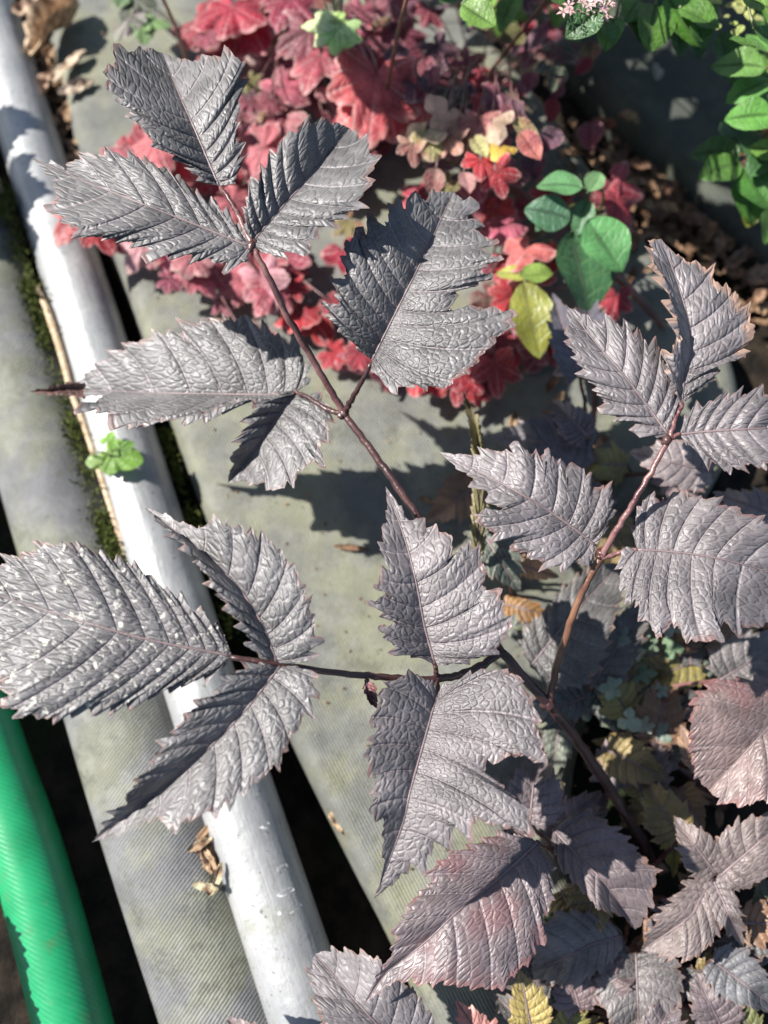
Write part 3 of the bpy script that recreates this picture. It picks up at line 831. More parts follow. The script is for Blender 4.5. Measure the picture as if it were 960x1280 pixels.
# centre pair
DV = (0.140, 0.124, 0.127)
traced_leaf(plant, [(543, 828), (531, 784), (519, 722), (505, 670), (482, 608)],
            [(538, 830), (521, 818), (498, 816), (473, 787), (492, 778), (461, 752), (486, 744), (467, 733), (484, 712), (477, 692), (477, 670), (482, 654), (484, 630)],
            [(549, 833), (586, 828), (622, 814), (637, 787), (629, 761), (625, 739), (603, 749), (608, 709), (600, 700), (588, 676), (569, 699), (564, 674), (554, 668), (546, 654), (533, 670), (523, 645), (512, 653), (495, 625)],
            (0.203, 0.216, 0.205), (0.62, 0.28), color=DV, veins=8, fan=0.05, pitch=26, amp=10)
traced_leaf(plant, [(546, 869), (532, 920), (513, 988), (502, 1034), (467, 1124)],
            [(541, 850), (505, 842), (477, 861), (466, 899), (472, 912), (456, 942), (464, 966), (472, 972), (464, 1010), (478, 1026), (479, 1053), (481, 1072), (476, 1102)],
            [(553, 853), (575, 850), (603, 836), (643, 841), (668, 880), (672, 904), (682, 947), (643, 943), (610, 949), (603, 966), (640, 1000), (662, 1012), (665, 1050), (640, 1035), (612, 1030), (598, 1014), (588, 1048), (571, 1028), (562, 1066), (547, 1046), (528, 1092), (517, 1066), (502, 1096)],
            (0.203, 0.215, 0.195), (0.60, 0.28), color=DV, veins=9, n=260, fan=0.04, pitch=26, amp=10)
# right group
traced_leaf(plant, [(745, 682), (713, 657), (681, 635), (654, 619), (621, 601), (549, 565)],
            [(757, 665), (769, 629), (757, 604), (743, 613), (738, 595), (729, 586), (716, 583), (710, 592), (686, 563), (680, 574), (647, 555), (643, 565), (621, 562), (585, 569)],
            [(738, 709), (725, 700), (705, 711), (681, 706), (665, 697), (644, 688), (640, 674), (619, 671), (591, 645), (629, 639), (609, 617), (586, 603), (594, 598), (575, 588)],
            (0.213, 0.224, 0.212), (0.10, 0.06), color=DV, veins=8, fan=0.06, amp=11.5)
traced_leaf(plant, [(796, 687), (832, 689), (882, 695), (919, 703), (960, 715), (1004, 735)],
            [(793, 678), (795, 648), (803, 624), (820, 618), (825, 628), (838, 620), (861, 618), (880, 622), (900, 628), (930, 640), (956, 650), (985, 682), (998, 712)],
            [(784, 682), (775, 692), (774, 719), (781, 737), (787, 762), (796, 748), (805, 774), (826, 800), (835, 773), (848, 786), (865, 804), (884, 801), (905, 804), (889, 770), (909, 781), (923, 789), (939, 785), (958, 781), (985, 758)],
            (0.218, 0.226, 0.215), (0.08, 0.16), color=DV, veins=9, fan=0.12, n=220, amp=11.5)
traced_leaf(plant, [(835, 543), (808, 505), (776, 464), (743, 426), (710, 384)],
            [(842, 533), (850, 497), (842, 464), (828, 448), (811, 428), (787, 409), (757, 399), (741, 400), (723, 389)],
            [(830, 547), (802, 544), (789, 526), (759, 515), (746, 492), (738, 480), (726, 464), (708, 424), (704, 415), (713, 408), (708, 394)],
            (0.246, 0.252, 0.250), (0.10, 0.05), color=DV, veins=9)
traced_leaf(plant, [(852, 505), (856, 470), (864, 440), (860, 400), (846, 350), (826, 298)],
            [(846, 490), (834, 462), (834, 446), (842, 432), (850, 424), (845, 405), (838, 383), (833, 361), (824, 340), (813, 328), (814, 312), (809, 302)],
            [(873, 488), (898, 467), (895, 449), (926, 444), (938, 425), (941, 404), (934, 390), (924, 371), (914, 361), (892, 349), (886, 335), (865, 328), (845, 317), (832, 306)],
            (0.247, 0.256, 0.262), (0.85, 0.10), 'dry_edge_leaf', DV, veins=8, fan=0.05)
traced_leaf(plant, [(849, 543), (890, 539), (960, 535), (1012, 533)],
            [(855, 535), (861, 517), (884, 501), (917, 493), (941, 491), (957, 489), (990, 508)],
            [(854, 549), (868, 563), (890, 579), (917, 587), (938, 582), (957, 584), (990, 563)],
            (0.247, 0.252, 0.245), (0.16, 0.12), color=DV, veins=10)
# tiny withered bract on the left branch
traced_leaf(plant, [(457, 846), (461, 866), (471, 886)], [(470, 858), (472, 874)], [(454, 860), (461, 878)], (0.2165, 0.214, 0.210), (0.3, 0.3),
            color=(0.12, 0.03, 0.03), n=40, nv=4, pitch=8, amp=2, rib_r=0.0004)


# ================================================================== LOWER DARK PLANTS
def under_plant(root_px, label, leaves, group=None):
    r = at(root_px[0], root_px[1], 0.0)
    t = thing('dark_leaf_plant', r, label, 'plant', group)
    for lf in leaves:
        mid, left, right, zs, fold, mat, colr = lf
        traced_leaf(t, mid, left, right, zs, fold, mat, colr, n=130, nv=12, rib_r=0.0008, amp=9, pitch=19, quilt=0.0012)
        b = mid[0]
        stem(t, [(root_px[0], root_px[1], 0.0), (0.5 * (root_px[0] + b[0]) + 6, 0.5 * (root_px[1] + b[1]) - 4, 0.55 * zs[0]), (b[0], b[1], zs[0])], [0.0020, 0.0016, 0.0011],
             random.Random(b[0]).choice(['stem', 'brown_stem', 'pink_stem']))
    return t

def auto_leaf(bx, by, tx, ty, wl, wr, zs, fold, mat, colr, bend=0.0):
    """ovate leaf from base pixel to tip pixel with given half widths in pixels"""
    b, t = np.array([bx, by], float), np.array([tx, ty], float)
    d = t - b; n = np.array([d[1], -d[0]]) / np.linalg.norm(d)
    prof = [(-0.03, 0.55), (0.08, 0.85), (0.25, 1.0), (0.45, 0.92), (0.65, 0.66), (0.82, 0.34), (0.93, 0.13)]
    mid = [tuple(b + d * k + n * bend * math.sin(k * math.pi)) for k in (0, 0.33, 0.66, 1)]
    f = lambda sgn, w: [tuple(b + d * k + n * (sgn * w * p + bend * math.sin(max(k, 0) * math.pi))) for k, p in prof]
    return (mid, f(1, wl), f(-1, wr), zs, fold, mat, colr)

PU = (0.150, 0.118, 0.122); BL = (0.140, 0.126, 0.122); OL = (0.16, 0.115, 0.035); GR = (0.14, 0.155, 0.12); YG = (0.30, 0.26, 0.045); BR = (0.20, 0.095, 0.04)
under_plant((700, 1090), 'dark plant whose largest leaf is flushed purple red with a pink tip', [
    ([(672, 1053), (628, 1094), (575, 1137), (529, 1180), (486, 1213), (455, 1256)],
     [(660, 1043), (621, 1043), (580, 1061), (566, 1066), (547, 1079), (533, 1093), (540, 1103), (518, 1122), (505, 1142), (494, 1163), (495, 1176), (487, 1196), (466, 1230)],
     [(675, 1066), (690, 1091), (688, 1130), (676, 1150), (680, 1170), (663, 1199), (650, 1213), (621, 1238), (596, 1234), (571, 1233), (552, 1226), (525, 1232), (518, 1222), (487, 1230)],
     (0.135, 0.150, 0.135), (0.24, 0.10), 'blush_leaf', (0.150, 0.118, 0.122)),
    ([(691, 1036), (720, 1067), (757, 1105), (794, 1162)],
     [(700, 1025), (735, 1014), (770, 1036), (800, 1066), (822, 1090), (814, 1130), (801, 1156)],
     [(690, 1050), (697, 1080), (715, 1100), (732, 1120), (750, 1138), (776, 1143)], (0.10, 0.112, 0.095), (0.12, 0.3), 'under_leaf', PU),
    ([(776, 1170), (740, 1180), (705, 1198), (664, 1216)],
     [(760, 1148), (735, 1140), (700, 1140), (680, 1158), (668, 1180)], [(778, 1188), (752, 1212), (722, 1230), (690, 1232), (670, 1222)], (0.075, 0.08, 0.07), (0.2, 0.1), 'under_leaf', BL),
    auto_leaf(662, 1030, 672, 930, 34, 40, (0.12, 0.125, 0.10), (0.15, 0.2), 'under_leaf', PU),
])
under_plant((500, 1400), 'blue grey leaf rising beside the lower end of the whitish pipe', [
    ([(528, 1345), (480, 1290), (435, 1240), (394, 1192)],
     [(560, 1310), (524, 1245), (492, 1215), (470, 1197), (440, 1190), (415, 1188)], [(490, 1345), (430, 1310), (400, 1275), (391, 1240), (388, 1212)],
     (0.11, 0.12, 0.11), (0.1, 0.1), 'under_leaf', (0.15, 0.135, 0.14)),
    auto_leaf(330, 1330, 285, 1270, 30, 30, (0.10, 0.10, 0.09), (0.1, 0.1), 'under_leaf', PU),
])
under_plant((905, 1010), 'plant with one big rosy purple leaf above olive and pale leaves', [
    ([(1015, 855), (965, 905), (925, 948), (886, 988)],
     [(985, 842), (930, 852), (896, 852), (868, 872), (862, 905), (862, 930), (866, 958), (874, 976)],
     [(1022, 900), (1002, 955), (970, 996), (930, 1008), (905, 1002), (893, 996)], (0.13, 0.14, 0.125), (0.08, 0.15), 'blush_leaf', (0.165, 0.118, 0.11)),
    auto_leaf(752, 893, 862, 872, 30, 26, (0.065, 0.07, 0.065), (0.1, 0.1), 'under_leaf', (0.22, 0.26, 0.18)),
    auto_leaf(835, 935, 738, 926, 26, 22, (0.055, 0.06, 0.05), (0.15, 0.15), 'under_leaf', OL),
    auto_leaf(838, 985, 772, 1036, 24, 22, (0.05, 0.055, 0.045), (0.1, 0.2), 'under_leaf', OL),
    auto_leaf(850, 985, 880, 1040, 22, 20, (0.05, 0.055, 0.05), (0.1, 0.2), 'under_leaf', (0.24, 0.14, 0.06)),
    auto_leaf(845, 1000, 842, 1098, 20, 20, (0.045, 0.05, 0.04), (0.2, 0.2), 'under_leaf', YG),
    auto_leaf(875, 960, 850, 905, 16, 16, (0.08, 0.085, 0.08), (0.1, 0.1), 'under_leaf', (0.36, 0.22, 0.14)),
])
under_plant((900, 1130), 'brownish grey plant with three leaves meeting above an orange stalk', [
    ([(890, 1100), (875, 1125), (860, 1148), (802, 1188)],
     [(872, 1095), (860, 1102), (846, 1120), (822, 1144), (808, 1172)], [(898, 1115), (902, 1140), (900, 1160), (888, 1183), (866, 1199), (836, 1196)], (0.10, 0.105, 0.09), (0.12, 0.12), 'under_leaf', (0.165, 0.13, 0.122)),
    auto_leaf(892, 1100, 930, 1184, 18, 20, (0.10, 0.105, 0.085), (0.2, 0.2), 'under_leaf', (0.165, 0.135, 0.13)),
    auto_leaf(895, 1092, 842, 1020, 26, 26, (0.10, 0.108, 0.10), (0.15, 0.15), 'under_leaf', (0.18, 0.14, 0.13)),
    auto_leaf(900, 1095, 1000, 1010, 40, 38, (0.10, 0.11, 0.105), (0.1, 0.1), 'under_leaf', (0.165, 0.13, 0.122)),
])
under_plant((830, 1250), 'low bluish leaves in shade beneath the brownish grey trio', [
    auto_leaf(795, 1192, 800, 1320, 58, 52, (0.07, 0.075, 0.06), (0.1, 0.1), 'under_leaf', BL),
    auto_leaf(890, 1200, 985, 1270, 34, 30, (0.075, 0.08, 0.06), (0.1, 0.1), 'under_leaf', (0.125, 0.125, 0.13)),
    auto_leaf(905, 1290, 870, 1215, 30, 36, (0.065, 0.075, 0.07), (0.1, 0.1), 'under_leaf', PU),
    auto_leaf(945, 1300, 905, 1235, 24, 20, (0.06, 0.065, 0.05), (0.1, 0.2), 'under_leaf', (0.14, 0.15, 0.05)),
    auto_leaf(830, 1170, 770, 1205, 18, 18, (0.05, 0.055, 0.045), (0.1, 0.2), 'under_leaf', BR),
])
under_plant((650, 1300), 'yellow orange young leaves near the pink tipped purple leaf', [
    auto_leaf(665, 1290, 650, 1212, 24, 30, (0.085, 0.09, 0.09), (0.25, 0.2), 'under_leaf', (0.30, 0.23, 0.07)),
    auto_leaf(610, 1310, 570, 1250, 20, 22, (0.085, 0.09, 0.085), (0.15, 0.15), 'under_leaf', (0.45, 0.20, 0.17)),
    auto_leaf(700, 1300, 735, 1235, 20, 20, (0.06, 0.065, 0.055), (0.2, 0.2), 'under_leaf', (0.20, 0.19, 0.04)),
])
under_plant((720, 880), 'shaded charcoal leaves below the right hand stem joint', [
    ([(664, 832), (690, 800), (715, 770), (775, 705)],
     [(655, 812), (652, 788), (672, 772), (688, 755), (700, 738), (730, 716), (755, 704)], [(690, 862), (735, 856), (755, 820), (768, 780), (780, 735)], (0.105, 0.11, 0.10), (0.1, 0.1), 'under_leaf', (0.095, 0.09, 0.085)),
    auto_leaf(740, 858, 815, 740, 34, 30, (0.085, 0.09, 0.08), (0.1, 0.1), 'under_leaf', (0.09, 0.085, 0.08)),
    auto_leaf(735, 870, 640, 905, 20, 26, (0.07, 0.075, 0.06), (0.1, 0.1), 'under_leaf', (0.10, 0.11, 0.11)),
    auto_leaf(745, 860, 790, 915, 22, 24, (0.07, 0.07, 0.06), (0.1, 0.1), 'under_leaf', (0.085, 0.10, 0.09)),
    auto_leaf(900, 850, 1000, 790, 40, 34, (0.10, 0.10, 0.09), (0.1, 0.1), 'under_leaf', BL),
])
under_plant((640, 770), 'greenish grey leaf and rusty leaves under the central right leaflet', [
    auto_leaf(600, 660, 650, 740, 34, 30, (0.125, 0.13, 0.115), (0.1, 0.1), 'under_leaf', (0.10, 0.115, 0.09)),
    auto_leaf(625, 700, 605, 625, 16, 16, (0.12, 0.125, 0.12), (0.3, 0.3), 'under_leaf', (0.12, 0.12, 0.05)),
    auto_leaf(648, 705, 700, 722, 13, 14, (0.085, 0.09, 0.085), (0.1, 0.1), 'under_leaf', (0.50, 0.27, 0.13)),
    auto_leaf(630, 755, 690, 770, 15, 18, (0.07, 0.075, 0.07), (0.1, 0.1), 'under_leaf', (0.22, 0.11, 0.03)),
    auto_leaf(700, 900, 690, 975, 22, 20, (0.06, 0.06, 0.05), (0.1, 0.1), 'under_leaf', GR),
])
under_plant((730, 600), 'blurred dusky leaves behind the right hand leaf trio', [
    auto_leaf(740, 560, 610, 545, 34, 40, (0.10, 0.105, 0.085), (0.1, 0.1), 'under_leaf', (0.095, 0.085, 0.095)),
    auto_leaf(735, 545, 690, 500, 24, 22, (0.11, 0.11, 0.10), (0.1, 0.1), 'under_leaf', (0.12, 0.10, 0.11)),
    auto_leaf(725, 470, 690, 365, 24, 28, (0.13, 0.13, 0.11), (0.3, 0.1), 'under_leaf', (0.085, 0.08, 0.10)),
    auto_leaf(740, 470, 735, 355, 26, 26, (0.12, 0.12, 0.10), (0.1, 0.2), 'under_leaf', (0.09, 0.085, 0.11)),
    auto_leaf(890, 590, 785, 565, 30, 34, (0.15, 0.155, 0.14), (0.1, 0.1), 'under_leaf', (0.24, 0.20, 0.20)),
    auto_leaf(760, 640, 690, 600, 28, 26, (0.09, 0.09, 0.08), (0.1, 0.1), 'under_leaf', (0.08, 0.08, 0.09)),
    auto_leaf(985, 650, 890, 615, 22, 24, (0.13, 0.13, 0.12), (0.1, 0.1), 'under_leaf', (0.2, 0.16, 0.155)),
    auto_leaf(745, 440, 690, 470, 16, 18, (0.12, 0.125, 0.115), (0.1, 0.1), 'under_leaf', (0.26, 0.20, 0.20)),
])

# low leaves filling the shade
fr_ = random.Random(77)
def filler(root_px, label, cx, cy, sx, sy, k, cols):
    lv = []
    for _ in range(k):
        x, y = fr_.gauss(cx, sx), fr_.gauss(cy, sy)
        a = fr_.uniform(0, 6.28); L = fr_.uniform(55, 95)
        z = fr_.uniform(0.05, 0.075)
        lv.append(auto_leaf(x, y, x + L * math.cos(a), y + L * math.sin(a), L * 0.33, L * 0.33, (z, z + 0.006, z - 0.008), (fr_.uniform(0, .3), fr_.uniform(0, .3)), 'under_leaf', fr_.choice(cols)))
    return under_plant(root_px, label, lv)
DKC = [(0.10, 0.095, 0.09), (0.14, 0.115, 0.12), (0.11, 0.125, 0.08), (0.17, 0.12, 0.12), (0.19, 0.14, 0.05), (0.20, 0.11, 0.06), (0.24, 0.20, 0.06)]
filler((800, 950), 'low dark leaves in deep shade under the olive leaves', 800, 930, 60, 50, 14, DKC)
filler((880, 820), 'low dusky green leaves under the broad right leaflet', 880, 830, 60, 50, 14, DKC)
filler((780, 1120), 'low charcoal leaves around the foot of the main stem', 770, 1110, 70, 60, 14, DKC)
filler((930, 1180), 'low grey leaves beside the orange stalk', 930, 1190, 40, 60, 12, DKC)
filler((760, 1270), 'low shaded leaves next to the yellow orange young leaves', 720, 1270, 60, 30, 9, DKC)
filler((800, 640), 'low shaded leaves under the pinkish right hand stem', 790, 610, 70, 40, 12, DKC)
os_ = thing('bare_stalk', at(925, 1165, 0.0), 'orange brown stalk lying under the brownish grey leaf trio', 'stalk')
stem(os_, [(900, 1165, 0.03), (930, 1168, 0.06), (970, 1172, 0.075), (1030, 1176, 0.08)], [0.003, 0.003, 0.0032], 'brown_stem', 'stalk')

# hanging twisted olive leaf beside the centre
ow = thing('withered_leaf', at(595, 720, 0.05), 'narrow twisted olive brown leaf hanging behind the central leaflets', 'leaf')
traced_leaf(ow, [(596, 700), (600, 640), (600, 570), (592, 520), (578, 488)], [(588, 690), (590, 640), (593, 575), (585, 525)], [(606, 690), (609, 640), (606, 570), (600, 528)],
            (0.14, 0.165, 0.15), (0.5, 0.5), 'under_leaf', (0.16, 0.14, 0.06), n=110, nv=6, pitch=12, amp=4)
stem(ow, [(600, 740, 0.046), (598, 720, 0.10), (596, 698, 0.141)], [0.0014, 0.0010], 'brown_stem')

# ================================================================== LOCAL LEAF SHAPES (shared)
def lobed_mesh(name, seed, lobes=5, deep=0.28, scallop=9):
    rng = np.random.default_rng(seed)
    na, nr = 120, 9
    V, UV = [], []
    amp = rng.uniform(0.85, 1.1, lobes)
    for i in range(na + 1):
        t = i / na
        th = (t - 0.5) * 2 * math.radians(158)
        x = t * lobes
        k = min(int(x), lobes - 1)
        fr = abs((x - k) - 0.5) * 2
        lob = (1 - deep * fr ** 1.8) * amp[k] * (1 - 0.30 * (abs(th) / math.radians(158)) ** 1.5)
        if 0 < k < lobes - 1 or True:
            k2 = min(lobes - 1, max(0, k + (1 if (x - k) > 0.5 else -1)))
            a2 = 0.5 * (amp[k] + amp[k2])
            lob = lob * (1 - fr ** 3) + fr ** 3 * (1 - deep) * a2 * (1 - 0.30 * (abs(th) / math.radians(158)) ** 1.5)
        sc_ = abs(math.sin(math.pi * t * lobes * 3)) ** 0.6
        r = lob * (0.92 + 0.08 * sc_)
        for j in range(nr + 1):
            v = j / nr
            vein = math.cos((x - k - 0.5) * math.pi) ** 6
            z = 0.10 * v * (1 - v) * (1 - vein) - 0.16 * v ** 2.2 * (0.3 + 0.7 * abs(math.sin(th * 0.9 + seed))) + 0.05 * v * v * math.sin(th * 7 + seed * 2)
            V.append((r * v * math.sin(th) * 0.95, r * v * math.cos(th), z))
            UV.append((x + 0.5 + seed * 7, v))
    w = nr + 1
    fs = [(i * w + j, (i + 1) * w + j, (i + 1) * w + j + 1, i * w + j + 1) for i in range(na) for j in range(nr)]
    fs = [f[::-1] for f in fs]
    a, b, c = [np.array(V[k]) for k in fs[len(fs) // 2][:3]]
    if np.cross(b - a, c - a)[2] < 0: fs = [f[::-1] for f in fs]
    return mesh_of(name, V, fs, UV, uvs2=[(a * 0.012, b * 0.03) for a, b in UV])

def oval_mesh(name, seed, width=0.33, notch=0.0, fold=0.25, arch=0.12):
    rng = np.random.default_rng(seed)
    nu, nvv = 26, 5
    V, UV = [], []
    for i in range(nu + 1):
        u = i / nu
        w = width * (math.sin(math.pi * u ** 0.85) ** 0.75) * (1 + notch * abs(math.sin(u * 22)))
        for j in range(-nvv, nvv + 1):
            v = j / nvv
            z = fold * abs(v) * w - arch * u * u + 0.03 * math.sin(u * 9 + seed) * v * v
            V.append((v * w, u, z))
            UV.append((u * 5 + 30 * (v > 0) + seed * 5 + abs(v) * 0.6, abs(v)))
    w_ = 2 * nvv + 1
    fs = [(i * w_ + j, i * w_ + j + 1, (i + 1) * w_ + j + 1, (i + 1) * w_ + j) for i in range(nu) for j in range(2 * nvv)]
    return mesh_of(name, V, fs, UV, uvs2=[(a * 0.006, b * 0.012) for a, b in UV])

LOB = [lobed_mesh('lobed_leaf', s, l, d) for s, l, d in ((1, 5, 0.25), (2, 5, 0.34), (3, 7, 0.22), (4, 3, 0.4), (5, 5, 0.42))]
for m_ in LOB: m_.materials.append(M['red_leaf'])
LOBG = [lobed_mesh('lobed_green_leaf', s, l, d) for s, l, d in ((11, 5, 0.34), (12, 3, 0.34))]
for m_ in LOBG: m_.materials.append(M['green_leaf'])
OV = [oval_mesh('oval_leaf', s, w, n_) for s, w, n_ in ((1, 0.33, 0), (2, 0.40, 0), (3, 0.27, 0.06), (4, 0.36, 0.05))]
for m_ in OV: m_.materials.append(M['green_leaf'])
OVR = [oval_mesh('oval_red_leaf', s, w, n_) for s, w, n_ in ((6, 0.30, 0.06), (7, 0.38, 0.08))]
for m_ in OVR: m_.materials.append(M['red_leaf'])

pr = random.Random(21)
def put_leaf(parent, me, px, py, z, size, ang, color, pitch=None, roll=None, stalk=None, mat='pink_stem', jitter=0.12):
    """base pixel, length in pixels, direction the tip points in (0 up the picture, clockwise)"""
    if me in LOB: size *= 0.86
    o = bpy.data.objects.new('leaf', me)
    col.objects.link(o)
    u = mpp(px, py, z)
    p = at(px, py, z)
    pitch = pr.uniform(-0.45, 0.25) if pitch is None else pitch
    roll = pr.uniform(-0.45, 0.45) if roll is None else roll
    q = Quaternion((0, 0, 1), -math.radians(ang)) @ Quaternion((1, 0, 0), pitch) @ Quaternion((0, 1, 0), roll)
    o.parent = parent
    o.matrix_parent_inverse = Matrix.Translation(parent.location).inverted()
    o.location = p
    o.rotation_mode = 'QUATERNION'
    o.rotation_quaternion = q
    s = size * u
    o.scale = (s, s, s)
    k = 1 + pr.uniform(-jitter, jitter)
    o.color = (min(1, color[0] * k), min(1, color[1] * k * pr.uniform(0.9, 1.1)), min(1, color[2] * k * pr.uniform(0.9, 1.1)), 1)
    if stalk is not None:
        R0 = Vector(parent.location)
        mid_ = R0 * 0.45 + p * 0.55 + Vector((pr.uniform(-.01, .01), pr.uniform(-.01, .01), 0.25 * p.z))
        P = spline([tuple(R0), tuple(mid_), tuple(p)], 6)
        obj('stalk', tube_mesh('stalk', P, [stalk, stalk * 0.6], 6), M[mat], parent)
    return o

SAL = (0.46, 0.08, 0.08); PNK = (0.46, 0.11, 0.145); PAL = (0.54, 0.26, 0.28); CRI = (0.32, 0.018, 0.04); RED = (0.44, 0.025, 0.035)
ROS = (0.26, 0.06, 0.09); PUR = (0.13, 0.06, 0.095); CRM = (0.58, 0.40, 0.28); CGR = (0.48, 0.46, 0.20); OLV = (0.16, 0.15, 0.05)

red = thing('red_leaf_plant', at(250, 290, 0.0), 'pink and salmon lobed leaf plant under the top dark leaf trio', 'plant')
for (x, y, s, a, c, z) in ((100, 260, 62, 215, SAL, .095), (118, 285, 46, 140, RED, .09), (165, 205, 52, 300, PNK, .09), (195, 180, 58, 200, PNK, .10), (225, 195, 50, 150, RED, .08),
                           (178, 305, 46, 215, PAL, .08), (205, 310, 42, 170, PNK, .075), (240, 320, 46, 190, PAL, .085), (262, 330, 44, 140, PNK, .07), (330, 185, 60, 265, PNK, .10),
                           (352, 150, 58, 225, PAL, .10), (325, 345, 56, 160, PAL, .08), (345, 360, 52, 205, PNK, .075), (300, 350, 40, 240, PNK, .07), (350, 320, 46, 110, PNK, .07),
                           (375, 390, 46, 200, RED, .06), (395, 400, 44, 150, RED, .06), (290, 250, 44, 120, PNK, .08), (285, 270, 40, 40, CRM, .07), (260, 215, 40, 250, RED, .06),
                           (330, 240, 46, 180, RED, .055), (300, 300, 50, 90, PNK, .06), (150, 230, 46, 120, SAL, .07), (360, 340, 40, 20, CRI, .05), (415, 440, 36, 120, RED, .06)):
    put_leaf(red, pr.choice(LOB), x, y, z, s, a, c, stalk=0.0011)
for k in range(40):
    x, y = pr.uniform(150, 430), pr.uniform(170, 430)
    if x < 260 and y > 350: continue
    put_leaf(red, pr.choice(LOB), x, y, pr.uniform(0.055, 0.075), pr.uniform(22, 42), pr.uniform(90, 270), pr.choice([CRI, ROS, PNK, RED, CRI]), stalk=0.0009 if k % 2 else None)

crim = thing('red_leaf_plant', at(400, 60, 0.0), 'crimson lobed leaf plant behind the top of the dark trio', 'plant')
for (x, y, s, a, c, z) in ((290, 10, 70, 190, CRI, .12), (310, 30, 60, 150, CRI, .11), (362, 0, 60, 200, (0.30, 0.03, 0.07), .12), (385, 40, 70, 185, ROS, .12), (400, 70, 66, 200, (0.34, .06, .09), .12),
                           (370, 60, 60, 215, ROS, .10), (350, 110, 50, 160, (0.42, .1, .13), .10), (255, 35, 60, 230, (0.34, .08, .09), .08), (265, 75, 46, 200, (0.40, .16, .15), .07),
                           (470, 95, 100, 185, (0.50, .10, .095), .15), (480, 110, 90, 165, (0.56, .08, .08), .14), (440, 60, 60, 150, ROS, .10), (425, 110, 50, 120, (.5, .2, .24), .1),
                           (330, 70, 40, 240, (0.55, 0.42, .35), .07), (335, 55, 34, 180, CRM, .075), (450, 20, 60, 190, (0.2, .05, .06), .08), (340, 0, 60, 120, CRI, .1), (500, 40, 60, 170, ROS, .1)):
    put_leaf(crim, pr.choice(LOB[:3]), x, y, z, s, a, c, stalk=0.0012)
for k in range(85):
    x, y = pr.uniform(250, 530), pr.uniform(-60, 200)
    put_leaf(crim, pr.choice(LOB), x, y, pr.uniform(0.055, 0.115), pr.uniform(20, 42), pr.uniform(90, 270), pr.choice([CRI, ROS, PUR, ROS, OLV, (0.3, .06, .07)]), stalk=0.0009 if k % 3 == 0 else None)

dusk = thing('red_leaf_plant', at(600, 120, 0.0), 'dusky mauve and cream small leaf plant beyond the lobed centre leaf', 'plant')
for k in range(110):
    x, y = pr.gauss(590, 75), pr.gauss(90, 75)
    y = max(-80, min(230, y)); x = max(490, min(740, x))
    put_leaf(dusk, pr.choice(OVR + LOB[3:]), x, y, pr.uniform(0.05, 0.15), pr.uniform(22, 42), pr.uniform(110, 250), pr.choice([PUR, PUR, ROS, ROS, (0.22, .09, .12), CRI, OLV, (.1, .14, .09)]),
             stalk=0.0009 if k % 3 == 0 else None)
for (x, y, s, a, c) in ((560, 140, 44, 200, CRM), (575, 145, 46, 165, CRM), (600, 150, 44, 190, (0.62, .30, .26)), (615, 155, 40, 170, CRM), (640, 150, 46, 130, CGR), (590, 170, 36, 150, CGR), (530, 165, 44, 220, CRM),
                        (540, 175, 36, 180, CGR), (625, 185, 30, 190, (0.6, 0.42, 0.06)), (560, 170, 40, 210, (0.5, .25, .2)), (650, 165, 46, 150, (0.52, .16, .14)), (515, 180, 36, 170, CRM), (600, 200, 40, 180, RED),
                        (545, 210, 36, 190, (0.5, .3, .26)), (580, 215, 36, 170, (0.5, .25, .24)), (620, 215, 40, 160, RED)):
    put_leaf(dusk, pr.choice(OVR + LOB[3:]), x, y, 0.155, s, a, c, stalk=0.0009)

ruby = thing('red_leaf_plant', at(590, 400, 0.0), 'bright ruby leaves low between the lobed leaf and green leaves', 'plant')
for (x, y, s, a, c, z) in ((520, 470, 34, 180, RED, .075), (540, 478, 30, 130, RED, .07), (575, 470, 46, 185, RED, .08), (590, 480, 40, 160, RED, .075), (618, 455, 52, 170, (0.55, .06, .06), .08), (605, 470, 40, 200, RED, .07),
                           (635, 280, 48, 250, PNK, .10), (660, 310, 50, 215, (0.52, .13, .14), .11), (665, 335, 44, 170, PNK, .10), (690, 320, 40, 130, RED, .10), (620, 260, 44, 200, RED, .09), (600, 240, 40, 180, PNK, .09),
                           (640, 370, 46, 195, RED, .07), (655, 400, 40, 210, CRI, .06), (645, 430, 40, 190, RED, .06), (765, 230, 60, 160, (0.36, .06, .09), .08), (770, 250, 50, 140, (0.5, .07, .10), .08),
                           (700, 430, 36, 190, CRI, .06), (770, 370, 40, 190, CRI, .08), (440, 445, 34, 130, PNK, .06), (455, 430, 34, 200, PNK, .06), (690, 240, 44, 190, RED, .07), (640, 250, 44, 160, CRI, .06)):
    put_leaf(ruby, pr.choice(LOB), x, y, z, s, a, c, stalk=0.001)
for k in range(30):
    x, y = pr.uniform(430, 720), pr.uniform(230, 470)
    put_leaf(ruby, pr.choice(LOB), x, y, pr.uniform(0.055, 0.07), pr.uniform(32, 50), pr.uniform(90, 270), pr.choice([CRI, RED, ROS, OLV, (.2, .05, .06), GR]), stalk=0.0009 if k % 3 == 0 else None)

